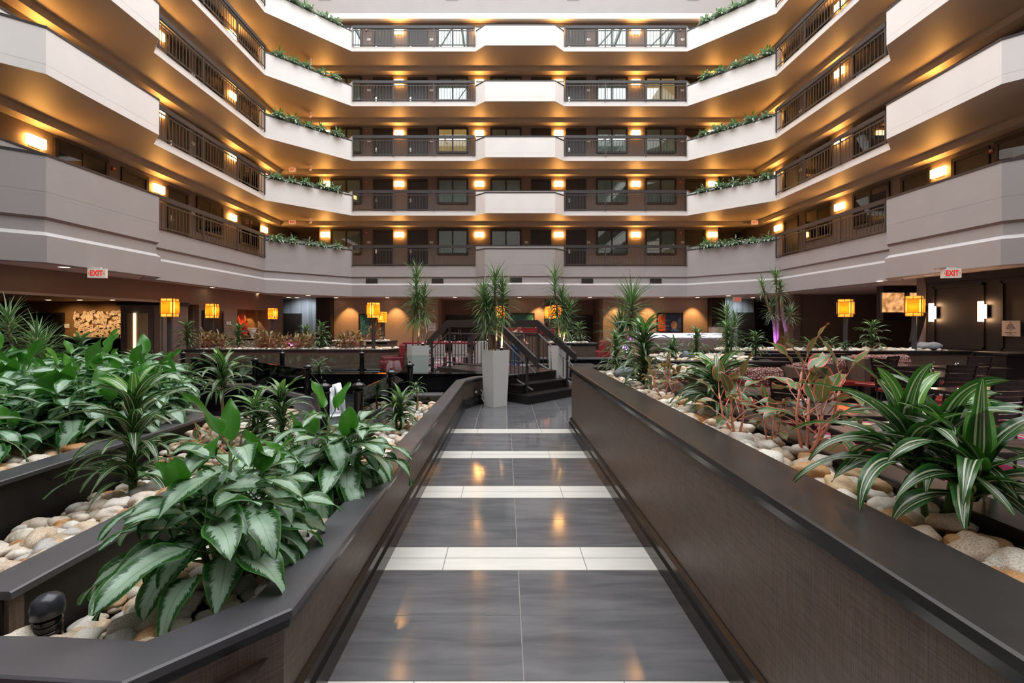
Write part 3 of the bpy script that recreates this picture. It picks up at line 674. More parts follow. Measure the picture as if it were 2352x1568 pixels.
notice((-11.38,18.6,1.62),pi/2,.3,.12,'dark and white sign beside the lift door',2)
notice((f(992),WB-.01,1.40),0,.42,.42,'square white framed notice at the edge of the tan wall',2)
notice((f(745),WB-.52,1.22),0,.28,.45,'pale notice on the dark column by the grey passage',4)
# red plates in the lit niche
RDP=mat('glazed_red_plate',(.38,.045,.02),.18,var=.5,scale=6)
PL=MB().lathe([(.0,.0),(.12,.0),(.20,.05),(.215,.055),(.19,.03),(.10,-.02),(0,-.02)],20).mesh('plate',[RDP])
for p_ in PL.polygons: p_.use_smooth=True
for i,(px,py,s) in enumerate(((553,733,1.25),(578,733,.95),(597,727,.9),(566,742,.6),(590,742,1.0),(562,759,1.1),(579,759,1.05),(550,770,.7),(570,776,.75))):
    Y=11.9*F/(1161-px)  # on the niche back wall
    o=obj('decorative_plate',PL,None,None,loc=(-11.93,Y,1.65+(740-py)*Y/F),rot=(0,pi/2,0),scale=(s,s,s)); tag(o,f'glossy red plate hung in the amber niche, {ORD[i]} from the upper lobby-side corner','plate','red plates hung in the niche')
t=thing('white_urn','white pedestal urn standing in the red plate niche','urn',(-11.75,21.0,.9)); obj('urn_body',MB().lathe([(.10,0),(.12,.02),(.05,.08),(.14,.25),(.20,.45),(.18,.46),(0,.44)],18),M['potwhite'],t,smooth=True); obj('urn_rim',MB().lathe([(.20,.44),(.23,.46),(.23,.49),(.19,.49)],18),M['potwhite'],t,smooth=True)
for i in range(4):
    l=bpy.data.lights.new('niche_spot','SPOT'); l.energy=45; l.color=(1,.62,.28); l.spot_size=R(70); l.shadow_soft_size=.03
    o=bpy.data.objects.new('niche_spot',l); COL.objects.link(o); o.location=(-11.75,19.5+i*.62,2.2); o.rotation_euler=(0,R(14),0)
# pictures
def picture(cx,cz,w,h,Y,label,paint):
    t=thing('framed_picture',label,'picture',(cx,Y,cz))
    b=MB()
    for s in (-1,1): b.box(s*w/2-.035,s*w/2+.035,-.05,0,-h/2-.035,h/2+.035); b.box(-w/2,w/2,-.05,0,s*h/2-.035,s*h/2+.035)
    obj('picture_frame',b,M['darkwood'],t); c,ms=paint(w,h); obj('canvas',c,ms,t)
def paint_wave(w,h):
    b=MB(); b.box(-w/2,w/2,-.02,-.01,-h/2,h/2,0); b.box(-w/2+.02,-w*.08,-.024,-.02,-h/2,h/2,1); b.box(-w*.05,w*.08,-.024,-.02,-h/2,h/2,2)
    for i in range(7): b.tube([(w*.1+.06*i,-.025,-h/2+.05),(w*.12+.05*i,-.026,0),(w*.2+.03*i,-.025,h*.3-.03*i)],.02,5,3)
    return b,[mat('p_dark',(.02,.012,.01)),mat('p_teal',(.03,.16,.17),.5,var=.9,scale=7,stretch=(2,1,1)),mat('p_rust',(.28,.05,.02)),mat('p_ochre',(.35,.15,.05))]
def paint_dome(w,h):
    b=MB(); b.box(-w/2,w/2,-.02,-.01,-h/2,h/2,0)
    for i in range(11):
        a=pi+pi*i/10; x=cos(a)*w*.46; z=h*.25+sin(a)*h*.42; b.box(x-.028,x+.028,-.026,-.02,max(-h/2,z-.16),z,1)
    for rr in (.30,.40,.52):
        b.tube([(cos(pi+pi*i/16)*w*rr*.95,-.022,h*.5+sin(pi+pi*i/16)*h*rr*1.2) for i in range(17)],.008,4,2)
    return b,[mat('p_green',(.02,.12,.09),.5,var=.4,scale=9),mat('p_mint',(.35,.62,.45)),mat('p_mint2',(.10,.36,.27))]
def paint_fig(w,h):
    b=MB(); b.box(-w/2,w/2,-.02,-.01,-h/2,h/2,0); b.box(-w/2,-w*.17,-.024,-.02,-h/2,h/2,1)
    b.lathe([(0,0),(w*.10,.002),(w*.12,.004),(0,.006)],16,2); k=len(b.v)-64
    for i in range(k,len(b.v)): x,y_,z_=b.v[i]; b.v[i]=(x+w*.16,-.022-z_,y_*1.35-h*.12)
    b.prism([(0,0),(w*.34,0),(w*.27,h*.2),(w*.08,h*.16)],0,.004,3); k=len(b.v)-8
    for i in range(k,len(b.v)): x,y_,z_=b.v[i]; b.v[i]=(x,-.022-z_,y_-h*.5)
    return b,[mat('p_navy',(.03,.05,.10),.5,var=.5,scale=4),mat('p_orange',(.62,.10,.02),.5,var=.6,scale=14),mat('p_skin',(.55,.32,.16)),mat('p_blue',(.07,.16,.35))]
picture(f(854),1.65+(740-747)*WB/F,1.35,1.18,WB-.01,'framed picture in teal and rust behind two lantern lamps',paint_wave)
picture(f(1200),1.65+(740-738)*WB/F,1.25,.85,WB-.01,'framed green picture of a ribbed dome above the bridge rail',paint_dome)
picture(f(1538),1.65+(740-741)*WB/F,1.38,1.0,WB-.01,'framed picture with an orange side and a pale figure above the bar',paint_fig)
# wall washers over the tan walls
for px in (795,905,1105,1240,1420,1495,1600,1750):
    Y=WB-.55 if px!=1750 else 22.5
    l=bpy.data.lights.new('wall_washer','SPOT'); l.energy=260; l.color=(1,.55,.20); l.spot_size=R(75); l.spot_blend=.6; l.shadow_soft_size=.05
    o=bpy.data.objects.new('wall_washer',l); COL.objects.link(o); o.location=((px-1161)*Y/F,Y,2.93); o.rotation_euler=(R(12),0,0)
# dining-side back: dark booth wall, panelled box, glowing panels
b=MB(); b.box(f(1830,21.5),26,21.5,21.7,0,2.97); b.box(f(1815,21.5),f(1832,21.5),21.3,21.7,0,2.97); struct('wall_dining_back',b,M['brownwall'])
b=MB(); b.box(13.6,18,16.3,16.6,1.72,2.97,0); struct('wall_bulkhead',b,M['dark'])
b=MB(); b.box(12.35,13.2,13.35,13.6,0,2.97); struct('wall_corner_pier',b,M['taupe'])
b=MB(); b.box(12.4,12.6,-12,13.35,0,2.97,0)
for y0,y1 in ((11.7,13.1),(9.5,11.3),(7.0,9.2)):
    for (a0,a1,z0,z1) in ((y0,y1,.95,1.0),(y0,y1,2.62,2.68),(y0,y0+.05,.95,2.68),(y1-.05,y1,.95,2.68),(y0,y1,.15,.2),(y0,y1,.8,.85)): b.box(12.36,12.4,a0,a1,z0,z1,0)
b.box(12.34,12.4,-12,13.3,2.78,2.97,0); b.box(12.36,12.4,-12,13.3,0,.14,0)
struct('wall_panelled',b,M['darkwood'])
def gpanel(x,label):
    t=thing('backlit_panel',label,'light panel',(x,16.25,2.36),0,'glowing stone panels above the back bar')
    m,t_,b_,o_=nt('glowing_onyx') if 'glowing_onyx' not in bpy.data.materials else (bpy.data.materials['glowing_onyx'],)*4
    if t_ is not m:
        N=t_.nodes; L=t_.links; tc=N.new('ShaderNodeTexCoord'); n=N.new('ShaderNodeTexNoise'); n.inputs['Scale'].default_value=5; n.inputs['Detail'].default_value=8; L.new(tc.outputs['Object'],n.inputs['Vector'])
        cr=N.new('ShaderNodeValToRGB'); cr.color_ramp.elements[0].position=.35; cr.color_ramp.elements[0].color=(.30,.11,.03,1); cr.color_ramp.elements[1].position=.62; cr.color_ramp.elements[1].color=(1,.50,.20,1); L.new(n.outputs[0],cr.inputs[0]); L.new(cr.outputs[0],b_.inputs['Emission Color']); b_.inputs['Emission Strength'].default_value=1.1; b_.inputs['Base Color'].default_value=(.3,.2,.1,1)
    obj('stone_face',MB().box(-.40,.40,-.03,0,-.35,.35),m,t)
    b=MB()
    for s in (-1,1):
        b.box(s*.41-.012,s*.41+.012,-.035,.0,-.36,.36); b.box(-.41,.41,-.035,0,s*.36-.01,s*.36+.01)
    obj('panel_frame',b,M['steel'],t); return t
gpanel(f(2050,16.25),'glowing amber stone panel further from the lantern lamp above the back bar'); gpanel(f(2113,16.25),'glowing amber stone panel partly behind the tallest lantern lamp')
def sconce(y,label):
    t=thing('wall_sconce',label,'sconce',(12.36,y,1.93),-pi/2,'tube sconces on the dark panelling'); 
    obj('glass_tube',MB().box(-.05,.05,-.11,-.05,-.26,.26),M['sconce'],t); obj('back_fin',MB().box(-.10,.10,-.03,0,-.18,.18),M['steel'],t)
sconce(13.06,'tall glowing sconce on the dark panelling closest to the pale pier'); sconce(11.7,'tall glowing sconce in the middle of the dark panelling')
t=thing('direction_sign','white directory sign with two arrows on the dark panelling','sign',(12.35,11.05,1.50),-pi/2)
obj('sign_plate',MB().box(-.20,.20,-.02,0,-.19,.19),mat('cream_sign',(.50,.38,.29),.5),t)
for txt,z_,s in (('\u25C4',.165,.04),('Lobby\nElevators\nPool & Spa\nFitness Center\nBoardrooms',.12,.036),('\u25B2',-.03,.04),('Washington 1 & 2\nBar\nRestrooms',-.08,.036)): text('sign_letters',txt,s,M['dark'],t,(0,-.022,z_),ay='TOP',sp=.78,ext=.001)
for i,px in enumerate((111,183,259)):
    p=((px-1161)*19.6/F,19.6,2.62); t=thing('recessed_downlight',f'small recessed light in the low lobby ceiling, {ORD[i]} from the black doorway','ceiling light',p,0,'recessed lights of the lobby')
    obj('trim_ring',MB().lathe([(.10,-.004),(.13,-.010),(.13,0)],20),M['whitepl'],t); obj('lamp_lens',MB().lathe([(0,-.006),(.10,-.006),(.10,-.002)],20),M['down'],t)
    l=bpy.data.lights.new('lobby_spot','SPOT'); l.energy=120; l.color=(1,.66,.34); l.spot_size=R(110); l.spot_blend=.7; l.shadow_soft_size=.06; o=bpy.data.objects.new('lobby_spot',l); COL.objects.link(o); o.location=(p[0],p[1],2.56); o.rotation_euler=(R(35),0,0)
for x_ in (-11.2,12.6):  # added cool spots without fixtures, standing in for daylight in the passages
    l=bpy.data.lights.new('passage_fill','SPOT'); l.energy=170; l.color=(.80,.90,1); l.spot_size=R(120); l.spot_blend=.8; l.shadow_soft_size=.15; o=bpy.data.objects.new('passage_fill',l); COL.objects.link(o); o.location=(x_,24.2,2.9); o.rotation_euler=(R(40),0,0)
# downlights in the ground-floor ceiling
for i,(px,py) in enumerate(((147,613),(350,641),(490,660),(590,674),(663,683),(708,678),(722,688),(777,684),(893,684),(1045,683),(1193,683),(1355,683),(1520,683),(1602,683),(1673,679),(1722,684),(2023,645),(2054,664))):
    p=onz(px,py,2.97); p.y=min(p.y,24.2)
    t=thing('recessed_downlight',f'round recessed ceiling light, {ORD[i] if i<12 else ["thirteenth","fourteenth","fifteenth","sixteenth","seventeenth","eighteenth"][i-12]} from the lobby side along the ground-floor ceiling','ceiling light',(p.x,p.y,2.97),0,'recessed ceiling lights of the ground floor')
    obj('trim_ring',MB().lathe([(.10,-.004),(.13,-.010),(.13,0)],20),M['whitepl'],t); obj('lamp_lens',MB().lathe([(0,-.006),(.10,-.006),(.10,-.002)],20),M['down'],t)
for i,(px,py) in enumerate(((2133,629),(2158,617))):
    p=onz(px,py,2.95); t=thing('smoke_detector',f'small grey ceiling detector, {ORD[i]} before the white exit sign over the dining side','smoke detector',(p.x,p.y,2.97),0,'ceiling detectors'); obj('detector_body',MB().lathe([(0,-.07),(.07,-.06),(.10,-.02),(.10,0)],16),M['whitepl'],t); obj('detector_base',MB().lathe([(.12,-.015),(.12,0)],16),M['grey'],t)
# ---------------------------------------------------------------- lantern lamps
def mk_lantern():
    t=thing('lantern_post_lamp','x','lamp')
    m,t_,b_,o_=nt('amber_mica'); N=t_.nodes; L=t_.links; N.remove(b_); e=N.new('ShaderNodeEmission'); tc=N.new('ShaderNodeTexCoord'); n=N.new('ShaderNodeTexNoise'); n.inputs['Scale'].default_value=9; n.inputs['Detail'].default_value=5; L.new(tc.outputs['Object'],n.inputs['Vector'])
    cr=N.new('ShaderNodeValToRGB'); cr.color_ramp.elements[0].position=.35; cr.color_ramp.elements[0].color=(1,.20,.012,1); cr.color_ramp.elements[1].position=.75; cr.color_ramp.elements[1].color=(1,.36,.04,1); L.new(n.outputs[0],cr.inputs[0]); L.new(cr.outputs[0],e.inputs[0]); e.inputs[1].default_value=.22
    tl=N.new('ShaderNodeBsdfTranslucent'); tl.inputs[0].default_value=(.95,.40,.07,1); ad=N.new('ShaderNodeAddShader'); L.new(e.outputs[0],ad.inputs[0]); L.new(tl.outputs[0],ad.inputs[1]); L.new(ad.outputs[0],o_.inputs[0])
    b=MB(); w=.145
    for (x0,y0,x1,y1) in ((-w,-w,w,-w),(w,-w,w,w),(w,w,-w,w),(-w,w,-w,-w)):
        k=len(b.v); b.v+=[(x0,y0,-.24),(x1,y1,-.24),(x1,y1,.24),(x0,y0,.24)]; b.face([k,k+1,k+2,k+3])
    obj('lamp_shade',b,m,t)
    b=MB()
    for a in (-.183,.183):
        for q in ([(-.11,a,-.16),(.11,a,-.16),(.11,a,.17),(-.11,a,.17)],[(a,-.11,-.16),(a,.11,-.16),(a,.11,.17),(a,-.11,.17)]): k=len(b.v); b.v+=q; b.face([k,k+1,k+2,k+3])
    obj('outer_plates',b,m,t)
    b=MB()
    for z_ in (-.16,.17):
        for a in (-.187,.187): b.box(-.187,.187,a-.005,a+.005,z_-.006,z_+.006); b.box(a-.005,a+.005,-.187,.187,z_-.006,z_+.006)
    for a in (-.145,0,.145):
        for c in (-.15,.15): b.box(a-.006,a+.006,c-.006,c+.006,-.24,.24); b.box(c-.006,c+.006,a-.006,a+.006,-.24,.24)
    obj('wire_frame',b,mat('lantern_wire',(.10,.03,.012),.5),t)
    b=MB(); b.lathe([(0,-.05),(.035,-.03),(.045,.0),(.035,.04),(0,.06)],12,c=(-.05,0,-.05)); b.lathe([(0,-.05),(.035,-.03),(.045,.0),(.035,.04),(0,.06)],12,c=(.05,0,.04)); obj('bulb',b,emis('amber_bulb',(1,.82,.5),48),t,smooth=True)
    obj('pole',MB().box(-.045,.045,-.045,.045,-2.0,-.22),M['metal'],t); obj('base',MB().box(-.12,.12,-.12,.12,-2.05,-2.0),M['metal'],t)
    return t
LA=mk_lantern(); first=True
for px,py,Y,rz,lab in ((390,705,12.1,.15,'amber lantern lamp on a dark post, closest to the lobby column'),(487,714,15.6,.1,'amber lantern lamp on a dark post before the lift door'),(626,720,19.9,.1,'amber lantern lamp on a dark post beside the red plate niche'),(858,708,14.6,.78,'tall amber lantern lamp rising from the long planter before the teal picture'),(879,728,20.5,.7,'small distant amber lantern lamp behind the teal picture lantern'),
    (1262,721,18.0,.1,'amber lantern lamp just beyond the bridge, next to the tallest cane plant'),(1280,718,16.8,.5,'amber lantern lamp half hidden by the cane plant beyond the bridge'),(1147,728,17.5,.6,'amber lantern lamp glimpsed behind the middle cane plant'),(1942,711,12.5,.75,'amber lantern lamp over the dining planter before the dark brown wall'),(2100,702,10.9,.7,'largest amber lantern lamp beside the glowing stone panels')):
    p=at(px,py,Y); p.z=2.04 if Y<19 else p.z
    if first: LA.location=p; LA.rotation_euler=(0,0,rz); tag(LA,lab,None,'amber lantern post lamps'); first=False
    else: dup(LA,p,rz,lab,'amber lantern post lamps')
# ================================================================ PLANTERS
def wallrun(t,poly,w,h,face,cap,base=True,over=.02,inner=True,capn='capstone'):
    b=MB(); b.sweep(poly,[(0.02,0),(.02,h-.04),(w-.015,h-.04),(w-.015,0)],0)
    o=obj('planter_wall',b,[face,M['inner']],t)
    if inner:
        k=len(poly)
        for i,pg in enumerate(o.data.polygons):
            if len(pg.vertices)==4 and i<4*(k-1) and i%4==2: pg.material_index=1
    c=MB(); c.sweep(poly,[(-over,h-.035),(-over,h-.006),(-over+.008,h),(w+.0-.008,h),(w,h-.006),(w,h-.035)],0); obj(capn,c,cap,t)
    if base:
        c=MB(); c.sweep(poly,[(.02,0),(-.022,0),(-.022,.10),(-.008,.12),(-.008,.165),(.012,.185),(.02,.185)],0); obj('base_molding',c,M['base'],t)
        c=MB(); c.sweep(poly,[(.02,h-.036),(-.012,h-.036),(-.004,h-.075),(.012,h-.085),(.02,h-.085)],0); obj('cove_molding',c,M['base'],t)
def soil(t,poly,z0,z1): obj('soil_bed',MB().prism(poly,z0,z1),M['soil'],t)
H1=.55; H2=.977
# walkway planter on the pond side (low) with its inner beds
t=thing('walkway_planter','low charcoal-capped planter along the pond side of the tiled walkway','planter')
wallrun(t,[(.25,9.62),(-.52,9.15),(-.78,8.6),(-.84,1.75),(-1.18,1.40),(-1.62,1.43),(-2.3,1.44)],.165,H1,M['weave'],M['cap'])
def z1(x,y): return .20+.21*max(min(1,max(0,(x+1.95)/.55)),min(1,max(0,(1.95-y)/.25)),min(1,max(0,(y-3.0)/.8)))
b=MB(); nx,ny=14,44
for i in range(ny+1):
    for j in range(nx+1): x=-2.06+1.16*j/nx; y=1.56+5.36*i/ny; b.v.append((x,y,z1(x,y)-.03))
for i in range(ny):
    for j in range(nx):
        cx=-2.06+1.16*(j+.5)/nx; cy=1.56+5.36*(i+.5)/ny
        if cy<3.7 or cx>-2.0+(cy-3.7)*.2: a=i*(nx+1)+j; b.face([a,a+1,a+nx+2,a+nx+1])
obj('soil_bed',b,M['soil'],t)
t=thing('middle_bed_planter','dark-capped planter wall between the two pebble beds beside the walkway','planter')
wallrun(t,[(-1.45,4.55),(-2.04,3.7),(-2.04,1.85)],.19,H1,M['inner'],M['cap'],base=False,inner=False)
obj('end_wall',MB().box(-2.9,-2.04,1.86,1.92,0,.53),M['weave'],t)
def z2(x,y): return max(.15+.25*min(1,max(0,(x+3.4)/1.1)),.15+.28*min(1,max(0,(y-4.0)/.9)))
b=MB(); nx,ny=14,50
for i in range(ny+1):
    for j in range(nx+1): x=-3.52+1.9*j/nx; y=.6+5.9*i/ny; b.v.append((x,y,z2(x,y)-.03))
B2P=[(-2.2,.6),(-2.2,3.8),(-1.7,4.6),(-1.9,4.8),(-2.9,6.4),(-3.52,5.5),(-3.52,.6)]
def inpoly(p,poly):
    c=False; k=len(poly)
    for i in range(k):
        x1,y1=poly[i]; x2,y2=poly[(i+1)%k]
        if (y1>p[1])!=(y2>p[1]) and p[0]<(x2-x1)*(p[1]-y1)/(y2-y1)+x1: c=not c
    return c
for i in range(ny):
    for j in range(nx):
        if inpoly((-3.52+1.9*(j+.5)/nx,.6+5.9*(i+.5)/ny),B2P): a=i*(nx+1)+j; b.face([a,a+1,a+nx+2,a+nx+1])
obj('soil_bed',b,M['soil'],t)
t=thing('upper_bed_planter','dark-capped planter holding the largest mass of silver-leaved plants','planter')
wallrun(t,[(-5.9,8.3),(-4.88,6.77),(-3.52,5.4),(-3.52,.5)],.22,H1,M['inner'],M['cap'],base=False)
soil(t,[(-3.72,.5),(-3.72,5.3),(-5.0,6.6),(-6.0,8.2),(-9,8.2),(-9,.5)],0,.47)
# pond
t=thing('pond_basin','sunken dark pond basin edged with a charcoal ledge','pond')
wallrun(t,[(-7.9,8.35),(-5.8,8.3),(-4.45,8.12),(-3.0,6.9),(-1.95,4.75),(-1.62,4.75),(-1.60,7.08),(-.97,7.1)],.22,H1,M['granite'],M['cap'],base=False,inner=False)
b=MB(); b.sweep([(-.5,9.75),(-9,9.5)],[(0,0),(0,.52),(.14,.52),(.14,0)],0); obj('back_wall',b,M['granite'],t)
b=MB(); b.sweep([(-.5,9.75),(-9,9.5)],[(-.02,.52),(-.02,.55),(.22,.55),(.22,.52)],0); obj('back_ledge',b,M['granite'],t)
obj('pond_floor',MB().prism([(-9,9.5),(-5.7,8.4),(-4.5,8.2),(-3.0,7.0),(-1.95,4.85),(-1.66,4.85),(-1.64,7.15),(-.95,7.15),(-.95,8.6),(-.7,9.4)],-.005,.01),M['granite'],t)
def watermat():
    m,t,b,o=nt('rippled_water'); b.inputs['Base Color'].default_value=(.010,.016,.016,1); b.inputs['Roughness'].default_value=.03; b.inputs['Specular IOR Level'].default_value=.6
    N=t.nodes; L=t.links; tc=N.new('ShaderNodeTexCoord'); mp=N.new('ShaderNodeMapping'); mp.inputs['Scale'].default_value=(2.2,5,1); L.new(tc.outputs['Object'],mp.inputs[0]); n=N.new('ShaderNodeTexNoise'); n.inputs['Scale'].default_value=2.5; n.inputs['Detail'].default_value=3; L.new(mp.outputs[0],n.inputs['Vector']); bp=N.new('ShaderNodeBump'); bp.inputs['Strength'].default_value=.6; bp.inputs['Distance'].default_value=.05; L.new(n.outputs[0],bp.inputs['Height']); L.new(bp.outputs[0],b.inputs['Normal']); return m
o=struct('pond_water',MB().prism([(-9,9.5),(-5.6,8.32),(-4.45,8.14),(-2.98,6.92),(-1.93,4.77),(-1.64,4.77),(-1.62,7.12),(-.97,7.12),(-.97,8.6),(-.7,9.45)],.02,.16),watermat())
# posts and glass around the pond
def mk_post():
    t=thing('pond_rail_post','x','post'); obj('post_shaft',MB().lathe([(.055,0),(.048,.02),(.048,.36),(.056,.37),(.056,.385),(.048,.39)],16),M['black'],t,smooth=True)
    obj('finial',MB().lathe([(.048,.39),(.048,.42),(.070,.432),(.072,.445),(.048,.462),(.018,.475),(.012,.482),(.018,.49),(.014,.50),(0,.506)],16),M['black'],t,smooth=True); return t
PO=mk_post(); first=True
PS=[(-5.65,8.22,'at the far corner of the front ledge'),(-4.42,8.0,'second along the front ledge of the pond'),(-2.93,6.72,'third along the front ledge of the pond'),(-1.86,4.66,'at the near point of the pond'),(-1.53,4.72,'at the corner next to the pebble strip'),(-1.50,5.95,'halfway up the pebble strip'),(-1.48,7.0,'at the top of the pebble strip'),(-6.85,9.62,'behind the pond, furthest from the bridge'),(-6.42,9.62,'behind the pond, second from the far end'),(-4.74,9.62,'behind the pond, before the middle of the long planter'),(-3.05,9.62,'behind the pond, closest to the bridge')]
for x,y,d in PS:
    lab='black pond rail post with finial, '+d
    if first: PO.location=(x,y,H1); tag(PO,lab,None,'black posts of the glass rail around the pond'); first=False
    else: dup(PO,(x,y,H1),0,lab,'black posts of the glass rail around the pond')
def pane(a,b_,label,z0=.57,z1=.95):
    a=Vector(a);c=Vector(b_); L_=(c-a).length; t=thing('glass_rail_panel',label,'glass panel',(a.x,a.y,0),atan2(c.y-a.y,c.x-a.x),'glass panels around the pond')
    obj('pane',MB().box(.04,L_-.04,-.005,.005,z0,z1),M['rglass'],t)
    q=MB()
    for x in (.07,L_-.07): q.box(x-.02,x+.02,-.012,.012,z0+.05,z0+.09)
    obj('clip',q,M['black'],t)
for i in range(6):
    if i==3: continue
    pane(PS[i][:2],PS[i+1][:2],f'clear glass rail panel between pond posts, {ORD[i]} along the near edge')
for i in (8,9): pane(PS[i][:2],PS[i+1][:2],f'clear glass rail panel behind the pond, {ORD[i-8]} from the far end')
pane(PS[10][:2],(-1.5,9.66),'clear glass rail panel behind the pond beside the bridge')
# fountain
random.seed(5); b=MB()
for k in range(16):
    a=2*pi*k/16; rr=.05+.10*random.random(); hh=random.uniform(.25,.50); b.tube([(0.03*cos(a),.03*sin(a),0),(rr*.6*cos(a),rr*.6*sin(a),hh),(rr*cos(a),rr*sin(a),hh*1.02),(rr*1.5*cos(a),rr*1.5*sin(a),hh*.5),(rr*1.7*cos(a),rr*1.7*sin(a),0)],[.03,.035,.04,.035,.03],7)
t=thing('fountain_jet','white bubbling fountain jet rising in the pond','fountain',(-2.65,6.9,.16)); t.location=(-2.85,7.35,.15)
obj('water_column',b,mat('white_foam',(.92,.94,.98),.3,bump=.5,bscale=40),t,smooth=True)
b=MB(); b.lathe([(0,.0),(.25,.0),(.3,.015),(.22,.03),(0,.03)],24); obj('foam',b,bpy.data.materials['white_foam'],t,smooth=True)
for i,(x,y,s) in enumerate(((-3.3,7.6,.16),(-2.2,6.2,.14),(-3.9,8.1,.12))): pass
# long planter behind the pond and the one behind it
t=thing('long_planter','long brown planter with white pebbles behind the pond','planter'); xa,xb=-10.2,-3.68
wallrun(t,[(-3.05,15.6),(-3.68,14.2),(-10.2,14.2),(-10.2,15.4)],.18,.80,M['weave'],M['capb']); soil(t,[(-3.85,14.4),(-10.0,14.4),(-10.0,15.4),(-3.3,15.4)],0,.76)
t=thing('rear_planter','short brown planter standing behind the long pond planter','planter')
wallrun(t,[(-4.2,17.6),(-4.35,16.6),(-6.6,16.6)],.2,.95,M['weave'],M['capb']); soil(t,[(-4.5,16.8),(-6.6,16.8),(-6.6,17.6),(-4.4,17.6)],0,.92)
t=thing('bridge_planter','brown planter with white pebbles beyond the bridge','planter')
wallrun(t,[(3.0,15.4),(2.9,14.4),(1.35,14.4)],.2,.99,M['weave'],M['capb']); soil(t,[(2.7,14.6),(1.4,14.6),(1.4,15.4),(2.8,15.4)],0,.96)
t=thing('granite_ledge','low black granite ledge beyond the bridge','ledge'); obj('ledge_body',MB().box(.9,5.0,13.6,14.2,0,.53),M['granite'],t); obj('ledge_top',MB().box(.88,5.02,13.56,14.2,.53,.56),M['cap'],t)
# tall planter on the dining side of the walkway
t=thing('tall_planter','tall brown planter with a charcoal cap along the dining side of the walkway','planter')
wallrun(t,[(1.065,.2),(1.00,7.0),(1.75,7.35)],.29,H2,M['weave'],M['capb'])
t2=thing('dining_side_curb','brown planter curb between the pebbles and the dining tables','planter wall'); 
wallrun(t2,[(2.35,7.6),(2.25,6.2),(1.98,4.9),(1.98,.2)],.20,.93,M['weave'],M['capb'],base=False)
soil(t,[(1.33,.2),(1.29,6.95),(2.2,7.3),(2.1,5.9),(1.8,4.9),(1.8,.2)],0,.86)
t=thing('stepped_planter','small dark stepped planter before the booths','planter')
wallrun(t,[(3.05,7.4),(3.05,6.25),(2.0,6.25)],.15,.95,M['weave'],M['capb'],base=False); soil(t,[(2.9,7.4),(2.9,6.4),(2.2,6.4),(2.3,7.4)],0,.92)
t=thing('bar_planter','dark planter between the walkway planter and the bar','planter')
wallrun(t,[(5.4,9.9),(4.7,7.95),(2.7,7.95)],.17,.97,M['weave'],M['capb'],base=False); soil(t,[(5.2,9.9),(4.5,8.1),(2.7,8.1),(2.7,9.9)],0,.94)
t=thing('booth_planter','long pebble-topped planter behind the patterned booths','planter')
wallrun(t,[(10.9,11.6),(10.9,10.6),(5.4,10.6)],.2,.98,M['weave'],M['capb']); soil(t,[(10.7,11.7),(10.7,10.8),(5.2,10.8),(5.2,11.7)],0,.955)
t=thing('side_counter','dark serving counter at the end of the booth planter','counter'); obj('counter_body',MB().box(10.95,12.3,9.9,10.6,0,.93),M['darkwood'],t); obj('counter_top',MB().box(10.93,12.32,9.85,10.65,.93,.97),M['capb'],t)
# ================================================================ BRIDGE
S_=Vector((.7071,.7071)); D_=Vector((-.7071,.7071))
def bp(s,d,z=0):  # point of the bridge frame: s across, d along the climb
    q=Vector((.53,9.30))+S_*s+D_*d; return (q.x,q.y,z)
t=thing('garden_bridge','dark stepped footbridge over the pond at the end of the tiled walkway','bridge')
def bpoly(s0,s1,d0,d1): return [bp(s0,d0)[:2],bp(s1,d0)[:2],bp(s1,d1)[:2],bp(s0,d1)[:2]]
for i in range(3):
    obj('step',MB().prism(bpoly(-.22+.03*i,1.62-.14*i,-.12+.28*i,.75),.18*i,.18*i+.15,0),M['dark'],t)
    obj('tread',MB().prism(bpoly(-.24+.03*i,1.66-.14*i,-.15+.28*i,.75),.18*i+.15,.18*i+.18,0),M['capb'],t)
obj('deck',MB().prism(bpoly(-.18,1.5,.72,3.0),.44,.54),M['capb'],t)
obj('deck_skirt',MB().prism(bpoly(-.12,1.44,.74,2.98),.30,.44),M['granite'],t)
for i in range(2):
    obj('step',MB().prism(bpoly(-.1,1.4,3.0,3.56-.28*i),.18*i,.18*i+.18),M['dark'],t)
